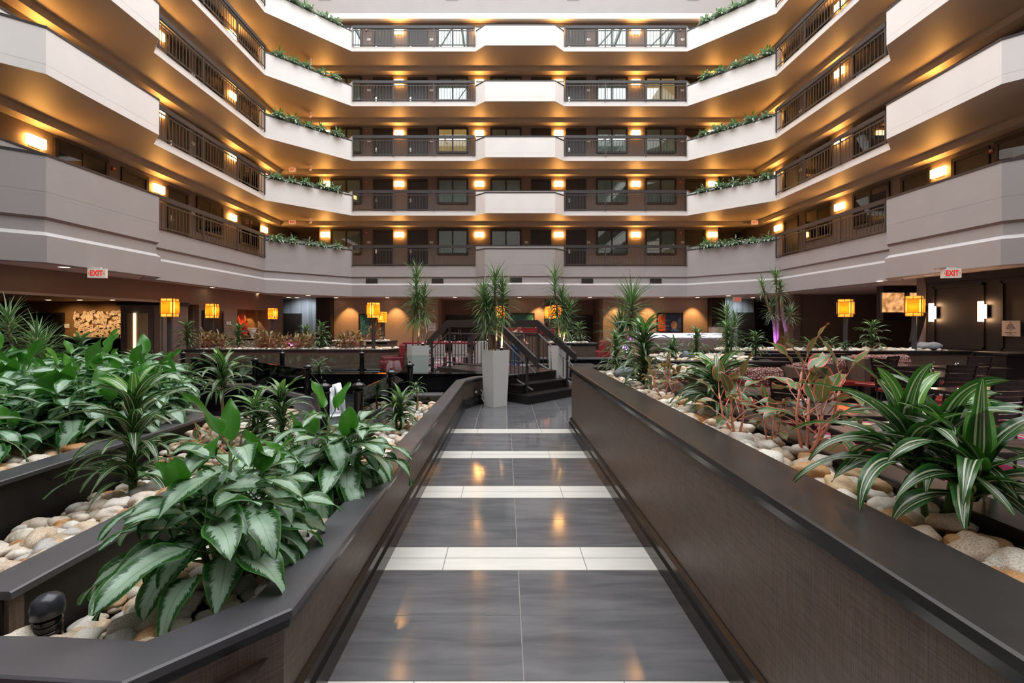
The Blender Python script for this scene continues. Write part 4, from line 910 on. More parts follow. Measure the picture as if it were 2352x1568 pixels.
for sd,nm in ((0.0,'walkway'),(1.37,'far')):
    def pth(off): return [bp(sd,-.12,.86+off),bp(sd,1.0,1.62+off),bp(sd,2.78,1.62+off),bp(sd,3.62,1.10+off)]
    b=MB()
    for A,B in zip(pth(0)[:-1],pth(0)[1:]):
        for_=[A,B]; n=len(b.v)
        for P in for_:
            for ds,dz in ((-.03,-.085),(.03,-.085),(.03,.085),(-.03,.085)):
                b.v.append((P[0]+S_.x*ds,P[1]+S_.y*ds,P[2]+dz))
        for k in range(4): b.face([n+k,n+(k+1)%4,n+4+(k+1)%4,n+4+k])
        b.face([n+3,n+2,n+1,n]); b.face([n+4,n+5,n+6,n+7])
    obj('handrail',b,M['handrail'],t)
    b=MB(); b.tube(pth(-.24),.020,4); obj('upper_rail',b,M['metal'],t)
    lo=[bp(sd,-.05,.26),bp(sd,1.0,.66),bp(sd,2.78,.66),bp(sd,3.45,.30)]; b=MB(); b.tube(lo,.020,4); obj('lower_rail',b,M['metal'],t)
    def zt(d,P): 
        ds=(-.12,1.0,2.78,3.62)
        for i in range(3):
            if d<=ds[i+1]: return P[i][2]+(P[i+1][2]-P[i][2])*(d-ds[i])/(ds[i+1]-ds[i])
        return P[3][2]
    for d in (.12,1.0,2.70,3.45):
        q=bp(sd,d); zb=.18 if d<.3 else (.54 if d<3 else .15); b=MB(); b.tube([(q[0],q[1],zb),(q[0],q[1],zt(d,pth(-.06)))],.03,4); obj('newel_post',b,M['metal'],t)
    k=0; d=.24
    while d<3.42:
        if abs(d-1.0)>.05 and abs(d-2.7)>.05:
            q=bp(sd,d); b=MB(); b.tube([(q[0],q[1],zt(d,lo)),(q[0],q[1],zt(d,pth(-.24)))],.009,4); obj('baluster',b,M['metal'],t)
        d+=.118
# ================================================================ WHITE POTS WITH CANE PLANTS
def pot(x,y,rz,h,label,s=.40):
    t=thing('tapered_planter_pot',label,'planter pot',(x,y,0),rz,'tall white tapered planter pots')
    k=1.4142; b=MB(); b.lathe([(s*.82*.7071,0),(s*1.0*.7071,h-.02),(s*1.0*.7071,h),(s*.92*.7071,h),(s*.9*.7071,h-.05),(0,h-.05)],4,a0=pi/4)
    obj('pot_body',b,M['potwhite'],t); obj('pot_soil',MB().lathe([(0,h-.06),(s*.60,h-.045),(s*.61,h-.07)],4,a0=pi/4),M['soil'],t)
    b=MB(); b.lathe([(.03,0),(.035,.03),(.03,.09),(.022,.10)],12,c=(.08,-.1,h-.05)); obj('uplight',b,M['black'],t)
    obj('uplight_lens',MB().lathe([(0,.101),(.024,.101)],12,c=(.08,-.1,h-.05)),emis('uplight_lens',(1,.8,.5),14) if 'uplight_lens' not in bpy.data.materials else bpy.data.materials['uplight_lens'],t)
    l=bpy.data.lights.new('uplight_beam','SPOT'); l.energy=16; l.color=(1,.78,.5); l.spot_size=R(60); l.shadow_soft_size=.02; o=bpy.data.objects.new('uplight_beam',l); COL.objects.link(o); o.parent=t; o.location=(.08,-.1,h+.06); o.rotation_euler=(R(180-10),0,0)
    return t
pot(-.20,9.0,R(38),1.10,'tall white tapered pot standing on the tiles in front of the bridge',.40)
pot(1.27,10.72,R(30),1.10,'tall white tapered pot beside the bridge steps, at the end of the tall planter',.38)
pot(-1.98,10.25,R(28),1.13,'tall white tapered pot behind the pond ledge, near the red armchair',.40)
pot(-.62,12.6,R(30),1.12,'white tapered pot partly seen through the bridge railings',.36)
def canes(lst): return lst
P1=palm(31,[([(0,0,0),(.02,.0,.5),(-.02,0,1.0),(.0,.02,1.52)],.024,.75),([(-.12,.03,0),(-.14,.0,.4),(-.17,0,.95)],.018,.5),([(.12,0,0),(.14,.02,.6),(.15,0,1.32)],.018,.65),([(-.05,-.08,0),(-.16,-.05,.6),(-.24,0,1.2)],.016,.45)],120,.46,.030)
plant('cane_palm',P1,M['thin'],M['bark'],'spiky cane plant in the white pot in front of the bridge','plant',(-.20,9.0,1.05),0,'thin-leaved cane plants')
P1=palm(33,[([(0,0,0),(.02,.0,.5),(-.04,0,1.2),(-.03,.02,1.65)],.022,.75),([(.14,.03,0),(.22,.0,.3),(.12,0,.75),(.14,0,1.25)],.018,.6),([(-.12,0,0),(-.10,.02,.6),(-.02,0,1.1)],.018,.55)],120,.46,.030)
plant('cane_palm',P1,M['thin'],M['bark'],'spiky cane plant in the white pot behind the pond ledge','plant',(-1.98,10.25,1.08),.4,'thin-leaved cane plants')
P1=palm(35,[([(0,0,0),(-.02,.0,.6),(-.10,0,1.3),(-.10,.02,1.72)],.022,.95),([(.08,.03,0),(.14,.0,.4),(.24,0,.95)],.018,.6),([(.0,.05,0),(.06,.02,.6),(.08,0,1.25)],.018,.55)],120,.48,.030)
plant('cane_palm',P1,M['thin'],M['bark'],'spiky two-headed cane plant in the white pot beside the bridge steps','plant',(1.27,10.72,1.05),0,'thin-leaved cane plants')
# big single mop lit purple, and the tall bare-stemmed ones over the dining planter
P1=palm(37,[([(0,0,0),(.0,.0,.6),(.03,0,1.15)],.026,.5),([(-.08,0,0),(-.15,.0,.4),(-.2,0,.62)],.02,.4)],170,.66,.032)
q=at(1448,700,9.0); plant('cane_palm',P1,M['thin'],M['bark'],'large dark mop-headed cane plant lit purple from below, in front of the bar','plant',(q.x,q.y,.95),0,'thin-leaved cane plants')
P1=palm(39,[([(0,0,0),(-.05,.0,.7),(-.22,0,1.2),(-.33,.02,1.62)],.035,.22),([(.05,.03,0),(.05,.0,.8),(.02,0,1.3),(.0,0,1.85)],.03,.22),([(.30,0,0),(.26,.02,.5),(.15,0,1.0),(.10,0,1.55)],.05,.22),([(.22,0,.2),(.30,.02,.6),(.36,0,.95)],.03,.22),([(-.02,0,.4),(-.08,.02,.8),(-.12,0,1.1)],.02,.3)],64,.34,.026)
q=at(1782,700,11.1); plant('cane_palm',P1,M['thin'],M['bark'],'tallest bare-stemmed cane plant rising from the booth planter','plant',(q.x,q.y,.955),0,'thin-leaved cane plants')
P1=palm(41,[([(0,0,0),(.0,.0,.5),(.02,0,.95)],.02,.6),([(.12,.03,0),(.14,.0,.4),(.2,0,.72)],.018,.5)],100,.38,.026)
q=at(1660,740,10.0); plant('cane_palm',P1,M['thin'],M['bark'],'upright spiky cane plant at the end of the glowing bar','plant',(4.75,9.75,.94),0,'thin-leaved cane plants')
P1=palm(43,[([(0,0,0),(.0,.0,.6),(-.1,0,1.25)],.03,.6),([(.22,.03,0),(.3,.0,.4),(.36,0,.95)],.025,.6),([(-.3,.03,0),(-.35,.0,.4),(-.4,0,1.0)],.025,.6),([(.1,.3,0),(.15,.3,.4),(.12,.35,.8)],.025,.5)],120,.48,.028)
plant('cane_palm',P1,M['thin'],M['bark'],'drooping cane plant behind the mass of silver-leaved plants','plant',(-7.6,7.0,.47),0,'thin-leaved cane plants')
for (x,y,z,e) in ((2.35,8.85,1.0,16),(6.55,10.95,1.0,9),(-7.0,14.8,.85,9)):
    l=bpy.data.lights.new('purple_uplight','SPOT'); l.energy=e*9; l.color=(.35,.10,1); l.spot_size=R(80); l.shadow_soft_size=.03; o=bpy.data.objects.new('purple_uplight',l); COL.objects.link(o); o.location=(x,y,z); o.rotation_euler=(R(180),0,0)
# ================================================================ PEBBLES
def stonemat(i,c1,c2):
    m,t,b,o=nt(f'river_stone_{i}'); N=t.nodes; L=t.links; tc=N.new('ShaderNodeTexCoord'); oi=N.new('ShaderNodeObjectInfo'); g=N.new('ShaderNodeNewGeometry')
    av=N.new('ShaderNodeVectorMath'); av.operation='MULTIPLY_ADD'; L.new(tc.outputs['Object'],av.inputs[0]); av.inputs[1].default_value=(14,14,14)
    ad=N.new('ShaderNodeMath'); ad.operation='ADD'; L.new(oi.outputs['Random'],ad.inputs[0]); L.new(g.outputs['Random Per Island'],ad.inputs[1]); fr=N.new('ShaderNodeMath'); fr.operation='FRACT'; L.new(ad.outputs[0],fr.inputs[0])
    cb=N.new('ShaderNodeCombineXYZ'); mu=N.new('ShaderNodeMath'); mu.operation='MULTIPLY'; mu.inputs[1].default_value=50; L.new(fr.outputs[0],mu.inputs[0]); L.new(mu.outputs[0],cb.inputs[0]); L.new(cb.outputs[0],av.inputs[2])
    n=N.new('ShaderNodeTexNoise'); n.inputs['Scale'].default_value=1; n.inputs['Detail'].default_value=7; n.inputs['Roughness'].default_value=.62; L.new(av.outputs[0],n.inputs['Vector'])
    cr=N.new('ShaderNodeValToRGB'); e=cr.color_ramp.elements; e[0].position=.36; e[0].color=(*c2,1); e[1].position=.56; e[1].color=(*c1,1); L.new(n.outputs[0],cr.inputs[0])
    # a share of stones runs ochre
    mr=N.new('ShaderNodeMapRange'); mr.interpolation_type='SMOOTHSTEP'; mr.inputs['From Min'].default_value=.72; mr.inputs['From Max'].default_value=.95; L.new(fr.outputs[0],mr.inputs[0])
    mx=N.new('ShaderNodeMixRGB'); mx.blend_type='MULTIPLY'; mx.inputs[2].default_value=(.85,.62,.38,1); L.new(mr.outputs[0],mx.inputs[0]); L.new(cr.outputs[0],mx.inputs[1]); L.new(mx.outputs[0],b.inputs['Base Color'])
    b.inputs['Roughness'].default_value=.48; bp_=N.new('ShaderNodeBump'); bp_.inputs['Strength'].default_value=.35; bp_.inputs['Distance'].default_value=.006; L.new(n.outputs[0],bp_.inputs['Height']); L.new(bp_.outputs[0],b.inputs['Normal']); return m
SM=[stonemat(0,(.72,.67,.59),(.42,.31,.21)),stonemat(1,(.64,.55,.43),(.38,.22,.11)),stonemat(2,(.50,.49,.46),(.30,.27,.24)),stonemat(3,(.50,.28,.11),(.30,.12,.035)),stonemat(4,(.74,.71,.65),(.52,.45,.36))]
import bmesh
def stone_mesh(seed,sub,mt):
    bm=bmesh.new(); bmesh.ops.create_icosphere(bm,subdivisions=sub,radius=1)
    for v in bm.verts:
        o=Vector((seed*3.1,seed*1.7,0)); q=noise.noise(v.co*.9+o)*.45+noise.noise(v.co*2.0+o)*.16; v.co*=1+q
        if v.co.z<-.5: v.co.z=-.5
    me=bpy.data.meshes.new('pebble'); bm.to_mesh(me); bm.free(); me.materials.append(mt)
    for p in me.polygons: p.use_smooth=True
    return me
SMESH=[[stone_mesh(s,3,m) for s in range(4)] for m in SM]
def inside(p,poly):
    c=False; k=len(poly)
    for i in range(k):
        x1,y1=poly[i]; x2,y2=poly[(i+1)%k]
        if (y1>p[1])!=(y2>p[1]) and p[0]<(x2-x1)*(p[1]-y1)/(y2-y1)+x1: c=not c
    return c
def scatter(poly,dmin,n):
    xs=[p[0] for p in poly]; ys=[p[1] for p in poly]; pts=[]; cell={}
    for _ in range(n):
        p=(random.uniform(min(xs),max(xs)),random.uniform(min(ys),max(ys)))
        if not inside(p,poly): continue
        k=(int(p[0]//dmin),int(p[1]//dmin)); ok=True
        for a in (-1,0,1):
            for b_ in (-1,0,1):
                for q in cell.get((k[0]+a,k[1]+b_),()):
                    if (q[0]-p[0])**2+(q[1]-p[1])**2<dmin*dmin: ok=False
        if ok: cell.setdefault(k,[]).append(p); pts.append(p)
    return pts
random.seed(21)
beds=[ # polygon, top z, spacing, size, description, weights, y-limit of single stones
 ([(-1.04,2.0),(-1.30,1.63),(-2.0,1.63),(-2.0,3.5),(-1.45,4.5),(-1.32,6.8),(-.98,6.8)],.41,.078,.054,'pebble in the low bed beside the walkway, below the closest silver-leaved bush',(3,4,2,.5,3)),
 ([(-2.28,1.7),(-2.28,3.8),(-1.8,4.55),(-2.0,4.8),(-2.9,6.2),(-3.45,5.6),(-3.45,.9),(-2.28,.9)],.475,.088,.060,'pebble in the middle bed between the two dark planter walls',(3,3,2,.7,3)),
 ([(1.35,.7),(1.34,6.9),(2.1,7.2),(2.0,5.9),(1.74,4.9),(1.74,.7)],.865,.080,.055,'pebble in the tall planter along the dining side of the walkway',(3,4,1,1.2,3)),
 ([(-3.8,2.2),(-3.8,5.3),(-5.0,6.5),(-5.6,6.5),(-5.6,1.6),(-3.8,1.0)],.475,.10,.068,'pebble at the edge of the bed with the hose',(3,2,2,.4,3)),
 ([(2.25,6.45),(2.85,6.45),(2.85,7.3),(2.35,7.3)],.92,.10,.06,None,(3,2,1,.3,4)),
 ([(2.75,8.15),(4.45,8.15),(5.1,9.8),(2.75,9.8)],.945,.11,.065,None,(3,1,1,.2,5)),
 ([(5.3,10.85),(10.6,10.85),(10.6,11.5),(5.3,11.5)],.965,.11,.07,None,(3,1,1,.2,5)),
 ([(-9.9,14.45),(-3.9,14.45),(-3.6,15.2),(-9.9,15.2)],.775,.12,.07,None,(3,1,1,.1,6)),
 ([(-6.5,16.9),(-4.6,16.9),(-4.5,17.5),(-6.5,17.5)],.93,.13,.07,None,(3,1,1,.1,6)),
 ([(1.45,14.65),(2.7,14.65),(2.75,15.3),(1.45,15.3)],.975,.12,.07,None,(3,1,1,.1,6)),
]
cand=[]
for bi,(poly,z,dm,sz,desc,wt) in enumerate(beds):
    zz_=(lambda x,y: z1(x,y)) if bi==0 else (lambda x,y: z2(x,y)) if bi==1 else (lambda x,y: z)
    P_=[(p[0],p[1],zz_(*p)+random.uniform(-.012,.02)) for p in scatter(poly,dm,14000)]
    if desc: P_+=[(p[0],p[1],zz_(*p)+.035+random.uniform(-.01,.015)) for p in scatter(poly,dm*1.9,1500)]
    for x,y,zz in P_:
        d=sqrt(x*x+y*y); vis=abs(x/y)<1.17 and y>.8 and (740+F*(1.65-zz)/y)<1600
        if not vis and abs(x/y)>2.2: continue
        s=sz*random.choice((.65,.8,.9,1,1.1,1.25,1.55)); cand.append((s/d if vis else s/d*.001,bi,x,y,zz,s,random.choices(range(5),(wt if not (bi==2 and y<1.75) else (1,3,.5,5,.6)))[0],random.randrange(4),random.uniform(0,6.28),random.uniform(-.25,.25)))
cand.sort(key=lambda c:-c[0]*(1.0 if beds[c[1]][4] else .0))
TY=['whitish cream','tan and cream','grey','rusty ochre','chalk-white']
rest=MB(); LOW=[[],[],[],[],[]]
for s in range(3):
    bm=bmesh.new(); bmesh.ops.create_icosphere(bm,subdivisions=2,radius=1)
    for v in bm.verts:
        o=Vector((s*3.1,s*1.7,0)); v.co*=1+noise.noise(v.co*.9+o)*.32
    q=MB(); q.v=[tuple(v.co) for v in bm.verts]
    for f_ in bm.faces: q.face([v.index for v in f_.verts])
    bm.free(); LOW[s]=q
for i,(k_,bi,x,y,z,s,mt_,ms,rz,tl) in enumerate(cand):
    if i<300:
        o=obj('pebble',SMESH[mt_][ms],loc=(x,y,z),rot=(tl,tl*.7,rz),scale=(s*1.05,s*.82,s*.62))
        tag(o,f'{TY[mt_]} {beds[bi][4]}','pebble',f'{TY[mt_]} pebbles, bed {bi+1}')
    else:
        rest.add(LOW[ms%3],Matrix.Translation((x,y,z))@Matrix.Rotation(rz,4,'Z')@Matrix.Rotation(tl,4,'X')@Matrix.Diagonal((s*1.05,s*.82,s*.6,1)),mt_)
o=obj('pebbles',rest,SM,smooth=True); tag(o,'smaller river pebbles filling the rest of the planters','pebbles',None,'stuff')
def rock(x,y,z,s,label,c=(.16,.18,.21),sc3=(1,.8,.7)):
    me=stone_mesh(9+len(label),3,mat('boulder',c,.7,var=.2,scale=3,bump=.4,bscale=12)); me.name='boulder'; o=obj('boulder',me,loc=(x,y,z),rot=(0,0,.6),scale=(s*sc3[0],s*sc3[1],s*sc3[2])); tag(o,label,'rock'); return o
rock(1.62,6.15,.95,.16,'blue-grey boulder among pebbles in the tall planter between two striped plants')
rock(3.4,8.5,1.02,.15,'dark grey boulder on the small planter before the bar')
rock(10.35,11.05,1.05,.27,'angular pale grey boulder at the end of the booth planter',(.22,.23,.25),(1.25,.7,.5))
rock(-4.2,9.62,.60,.10,'tan rock resting on the back ledge of the pond',(.30,.24,.17))
rock(-2.6,5.45,.50,.13,'ochre rock at the tip of the middle bed',(.45,.36,.24))
rock(-5.05,6.75,.60,.16,'cream stone perched on the corner of the upper bed',(.50,.42,.33))
# path light in the low bed
t=thing('path_light','black ribbed stub light in the corner of the low planter bed','light',(-1.76,1.74,.30)); t.scale=(1.1,1.1,1.9)
b=MB(); pr=[(.036,0)]; 
for i in range(9): pr+=[(.036,.012*i+.01),(.041,.012*i+.012),(.041,.012*i+.018),(.036,.012*i+.02)]
obj('ribbed_body',MB().lathe(pr,20),M['black'],t); obj('domed_cap',MB().lathe([(.046,.12),(.048,.135),(.044,.15),(.03,.158),(0,.162)],20),mat('satin_black',(.03,.033,.04),.3),t,smooth=True)
# hose
o=obj('garden_hose',MB().tube([(-3.95,5.2,.53),(-4.1,4.9,.55),(-4.6,4.55,.54),(-5.2,4.4,.55),(-6.2,4.1,.52)],.013,8),mat('green_hose',(.01,.16,.12),.35)); tag(o,'green hose lying across the pebbles of the upper bed','hose')
# ================================================================ GROUND PLANTS
random.seed(50)
EV=[evergreen(300+i,8,11,.46,.26,.30,.14) for i in range(3)]
def ev(i,label,x,y,z,rz,s,g='silver-leaved evergreen bushes'):
    key=('ev',i)
    if key in REG: o=dup(REG[key],(x,y,z),rz,label,g)
    else: o=plant('silver_evergreen',EV[i],M['silver'],M['stem'],label,'plant',(x,y,z),rz,g); REG[key]=o
    o.scale=(s,s,s); return o
REG={}
big=evergreen(311,8,13,.66,.27,.33,.142,seg=12,cols=6)
plant('silver_evergreen',big,M['silver'],M['stem'],'large silver-leaved evergreen bush in the low bed closest to the planter corner','plant',(-1.30,2.14,.40),.3,'silver-leaved evergreen bushes',.98)
big=evergreen(317,8,12,.52,.27,.31,.135,seg=12,cols=6)
plant('silver_evergreen',big,M['silver'],M['stem'],'large silver-leaved evergreen bush beside the walkway, in front of the fountain','plant',(-1.25,3.2,.42),2.0,'silver-leaved evergreen bushes',1.08)
cl=[(-4.25,5.15),(-4.6,5.75),(-4.15,4.45),(-4.9,5.0),(-5.3,5.9),(-5.5,5.2),(-5.1,4.3),(-6.0,5.6),(-6.1,4.7),(-4.95,6.2),(-5.75,6.4),(-6.6,5.9),(-5.8,4.0),(-6.7,5.0),(-4.35,3.75),(-6.4,6.7)]
for i,(x,y) in enumerate(cl):
    ev(i%3,f'silver-leaved bush in the dense upper-bed mass, {(ORD+["thirteenth","fourteenth","fifteenth","sixteenth"])[i]} back from the corner cap',x,y,.47,random.uniform(0,6),random.uniform(1.25,1.48) if y>4.2 else .95)
# striped dragon plants
DS=[dragon(400,.42,54,.31,.044,1,z0=.12),dragon(403,.30,32,.27,.040,2,.06,z0=.3),dragon(406,.55,60,.30,.040,1,z0=.1),dragon(409,.20,26,.25,.036,1,z0=.2)]
def ds(i,label,x,y,z,s=1,rz=None,g='striped dragon plants'):
    key=('ds',i); rz=random.uniform(0,6) if rz is None else rz
    if key in REG: o=dup(REG[key],(x,y,z),rz,label,g)
    else: o=plant('striped_dragon_plant',DS[i],M['stripe'],M['stem'],label,'plant',(x,y,z),rz,g); REG[key]=o
    o.scale=(s,s,s); return o
ds(0,'dark striped plant standing in the middle bed in front of the silver mass',-3.0,3.65,.22,1.85)
T1=dragon(421,.62,38,.36,.046,1,z0=.62,droop=1.55); plant('striped_dragon_plant',T1,M['stripe'],M['bark'],'striped plant with a bare cane arching over the middle bed','plant',(-3.0,4.8,.38),.5,'striped dragon plants',1.25)
ds(0,'striped plant with trailing blades by the ochre rock at the pond edge',-2.15,4.35,.40,1.25); ds(1,'small striped plant between the bare-caned plant and the fountain',-2.5,4.6,.40,1.3)
ds(1,'striped plant in the far pebble strip beside the pond corner post',-1.22,5.15,.42,1.15); T2=dragon(423,.34,22,.22,.028,1,z0=.8,droop=2.3); plant('striped_dragon_plant',T2,M['stripe'],M['bark'],'little umbrella-shaped striped plant at the end of the pebble strip','plant',(-1.22,6.2,.42),0,'striped dragon plants')
T3=dragon(427,.5,16,.62,.06,1,z0=.5,droop=1.5); plant('striped_dragon_plant',T3,M['stripe'],M['stem'],'green striped blades reaching in at the edge of the upper bed','plant',(-3.85,3.05,.5),R(20),'striped dragon plants',1.0)
ds(3,'small striped plant on the far side of the pond glass, near the back ledge',-4.05,9.85,.50,1.2); ds(3,'small striped plant behind the pond glass, between two back posts',-5.45,9.85,.50,1.1)
ds(3,'striped plant tucked behind the tip of the silver mass',-5.6,8.0,.55,1.3); ds(1,'dark striped plant behind the silver mass, before the lobby column',-6.55,8.1,.6,1.3)
ds(0,'broad striped plant behind the silver mass near the black doorway',-7.25,7.7,.75,1.3)
# tall planter, dining side
B1=dragon(431,.36,23,.50,.086,3,.17,droop=1.35,seg=14,cols=8,z0=.45)
plant('striped_dragon_plant',B1,M['stripe'],M['stem'],'largest broad-leaved striped plant at the near end of the tall planter','plant',(1.68,1.72,.88),.4,'striped dragon plants',.9)
B2=dragon(433,.40,38,.43,.060,2,.09,droop=1.5,seg=10,cols=6,z0=.15)
plant('striped_dragon_plant',B2,M['stripe'],M['stem'],'wide striped plant in the tall planter between the red-stemmed plants','plant',(1.72,3.75,.88),1.2,'striped dragon plants',.95)
B3=dragon(435,.66,84,.40,.052,1,.0,droop=1.55,seg=10,cols=4,z0=.06)
plant('striped_dragon_plant',B3,M['stripe'],M['stem'],'tall dark striped plant beside the blue-grey boulder','plant',(1.62,5.30,.88),2.2,'striped dragon plants',1.08)
ds(2,'bushy striped plant at the far tip of the tall planter',1.62,6.65,.88,1.05)
for i,(px,py,Y,s,k,lab) in enumerate(((1545,815,8.6,1.0,1,'small striped plant before the bar, closest to the mop-headed plant'),(1600,800,9.3,1.1,0,'striped plant before the bar next to the upright cane plant'),(1672,800,9.4,1.2,2,'rounded striped plant at the far end of the bar'),(1735,800,9.2,.95,0,'striped plant in front of the tallest cane plant'),
    (1858,803,11.0,1.15,3,'low striped plant on the booth planter, first past the tallest cane plant'),(1908,800,11.4,1.15,3,'low striped plant on the booth planter before the dark brown wall'),(2003,803,11.1,1.35,0,'full striped plant on the booth planter between the two lanterns'),(1812,798,11.3,1.2,3,'striped plant right beside the thick cane trunks'))):
    ds(k,lab,(px-1161)*Y/F,Y,.95,s)
ds(3,'bright green spiky plant at the foot of a lantern on the booth planter',(1940-1161)*11/F,11.0,.95,.9)
ds(0,'striped plant on the brown planter beyond the bridge',2.45,15.0,.96,1.3); ds(0,'striped plant by the pair of lanterns beyond the bridge',1.75,15.1,.96,1.4)
# red-edged plants
RE=[redplant(500,4,.42,.19,.080,7),redplant(503,3,.32,.17,.075,6),redplant(505,7,.30,.20,.06,9)]
def re_(i,label,x,y,z,s=1,g='red-stemmed leafy plants'):
    key=('re',i)
    if key in REG: o=dup(REG[key],(x,y,z),random.uniform(0,6),label,g)
    else: o=plant('red_stemmed_plant',RE[i],M['redleaf'],M['redstem'],label,'plant',(x,y,z),random.uniform(0,6),g); REG[key]=o
    o.scale=(s,s,s); return o
re_(0,'taller red-stemmed plant leaning out beside the dining tables',1.74,2.62,.88,1.15); re_(1,'red-stemmed plant in front of the wide striped plant',1.55,3.05,.88,1.05); re_(1,'small red-stemmed plant between the two larger red-stemmed ones',1.66,2.85,.88,.7); re_(1,'small red-stemmed plant beside the tall dark striped plant',1.60,4.55,.88,.9); re_(1,'red-stemmed plant on the far side of the tall dark striped plant',1.85,5.1,.88,.75)
re_(1,'small red-edged plant at the foot of the bare-caned plant',-2.5,3.75,.37,.95)
xs=[(475,'r'),(505,'r'),(548,'d'),(600,'r'),(622,'r'),(655,'r'),(685,'r'),(710,'r'),(738,'d'),(790,'r'),(815,'r'),(430,'d')]
c1=c2=0
for px,k in xs:
    Y=14.75+random.uniform(-.15,.25); x=(px-1161)*Y/F
    if k=='r': c1+=1; re_(2,f'reddish leafy plant on the long planter behind the pond, {ORD[c1-1]} from the lobby side',x,Y,.78,random.uniform(1.0,1.3))
    else: c2+=1; ds(2 if c2!=1 else 0,f'striped plant on the long planter behind the pond, {ORD[c2-1]} listed among the red ones',x,Y,.78,1.5)
re_(2,'reddish leafy plant on the rear planter below the teal picture',-5.0,17.2,.93,1.3); ds(2,'tall striped plant on the rear planter lit purple',-7.05,16.0,.6,1.6)
# ================================================================ FURNITURE, LOUNGE SIDE
def armchair(x,y,rz,label):
    t=thing('armchair',label,'armchair',(x,y,0),rz,'crimson lounge chairs')
    obj('seat',MB().box(-.30,.30,-.32,.30,.26,.46),M['crimson'],t)
    b=MB(); n=0
    pr=[(.22,.40),(.33,.40),(.42,.98),(.36,1.0),(.30,.97)]
    for xx in (-.32,.32):
        for yy,zz in pr: b.v.append((xx,yy,zz-.02))
    k=len(pr)
    for j in range(k): b.face([j,(j+1)%k,k+(j+1)%k,k+j])
    b.face(list(range(k))[::-1]); b.face([k+j for j in range(k)])
    o=obj('backrest',b,M['crimson'],t); bv=o.modifiers.new('soft','BEVEL'); bv.width=.03; bv.segments=3
    for sx in (-1,1):
        o=obj('side_wing',MB().box(sx*.33-.05,sx*.33+.05,-.25,.34,.20,.60),M['crimson'],t); bv=o.modifiers.new('soft','BEVEL'); bv.width=.03; bv.segments=3
    for sx in (-1,1):
        for sy in (-1,1): b=MB(); b.tube([(sx*.27,sy*.26,.26),(sx*.29,sy*.29,0)],[.025,.015],6); obj('leg',b,M['dark'],t)
    return t
armchair(-3.52,13.9,R(-70),'crimson upholstered armchair standing at the end of the long pond planter')
armchair(-8.9,17.5,R(160),'crimson armchair back seen between plants near the plate niche'); armchair(-7.9,17.2,R(190),'crimson armchair back behind the middle of the long planter'); armchair(-6.3,18.6,R(170),'crimson armchair back behind the striped plant of the long planter'); armchair(3.4,16.8,R(-70),'crimson armchair glimpsed beyond the bridge planter')
def stool(x,y,rz,label):
    t=thing('counter_stool',label,'stool',(x,y,0),rz,'pale counter stools at the high table')
    o=obj('seat',MB().box(-.22,.22,-.22,.22,.62,.70),mat('pale_check_fabric',(.42,.40,.38),.8,var=.4,scale=30) if 'pale_check_fabric' not in bpy.data.materials else bpy.data.materials['pale_check_fabric'],t)
    obj('backrest',MB().box(-.21,.21,.18,.23,.70,1.0),bpy.data.materials['pale_check_fabric'],t)
    for sx in (-1,1):
        for sy in (-1,1): obj('leg',MB().box(sx*.19-.018,sx*.19+.018,sy*.19-.018,sy*.19+.018,0,.62),M['dark'],t)
    b=MB(); b.box(-.2,.2,-.2,-.18,.22,.25); b.box(-.2,.2,.18,.2,.22,.25); obj('footrest',b,M['dark'],t)
t=thing('high_table','dark high communal table with a crimson top beyond the bridge','table',(-2.05,14.3,0)); obj('tabletop',MB().box(-1.1,1.1,-.45,.45,.98,1.03),M['crimson'],t); obj('apron',MB().box(-1.05,1.05,-.4,.4,.88,.98),M['dark'],t)
for x in (-.85,.85): obj('leg',MB().box(x-.12,x+.12,-.3,.3,0,.88),mat('mauve_leg',(.20,.15,.15),.5),t)
for i,(x,y,r) in enumerate(((-2.7,13.6,0),(-2.0,13.6,0),(-1.35,13.6,0),(-2.6,15.0,pi),(-1.5,15.0,pi))): stool(x,y,r+pi,f'pale counter stool at the high crimson table, {ORD[i]} around from the armchair side')
for i,(x,y) in enumerate(((-2.6,14.2),(-2.05,14.4),(-1.6,14.2),(-1.85,14.1))):
    t=thing('wine_glass',f'clear stemmed glass on the high crimson table, {ORD[i]} from the armchair side','glass',(x,y,1.03),0,'glasses on the high table'); obj('glass_bowl',MB().lathe([(.03,0),(.004,.008),(.004,.09),(.03,.12),(.035,.16),(.028,.20)],12),M['rglass'],t,smooth=True)
    obj('napkin',MB().box(.1,.2,-.05,.05,0,.03),M['whitepl'],t)
t=thing('lounge_bench','dark low bench beyond the bridge','bench',(1.6,12.9,0)); obj('seat',MB().box(-.9,.9,-.25,.25,.38,.46),M['handrail'],t)
for x in (-.8,.8): obj('leg',MB().box(x-.05,x+.05,-.2,.2,0,.38),M['dark'],t)
t=thing('crimson_bench','crimson-backed lounge sofa seen through the bridge rail','sofa',(1.15,19.0,0)); obj('backrest',MB().box(-1.1,1.1,-.15,.1,.5,1.42),M['crimson'],t); obj('seat',MB().box(-1.1,1.1,.1,.6,.3,.5),M['crimson'],t); obj('plinth',MB().box(-1.1,1.1,-.1,.55,0,.3),M['dark'],t)
t=thing('lounge_partition','brown panelled low partition beyond the bridge','partition',(1.1,18.2,0)); obj('panel',MB().box(-1.4,1.4,-.06,.06,0,1.12),M['weave'],t); obj('capstone',MB().box(-1.42,1.42,-.08,.08,1.12,1.16),M['capb'],t)
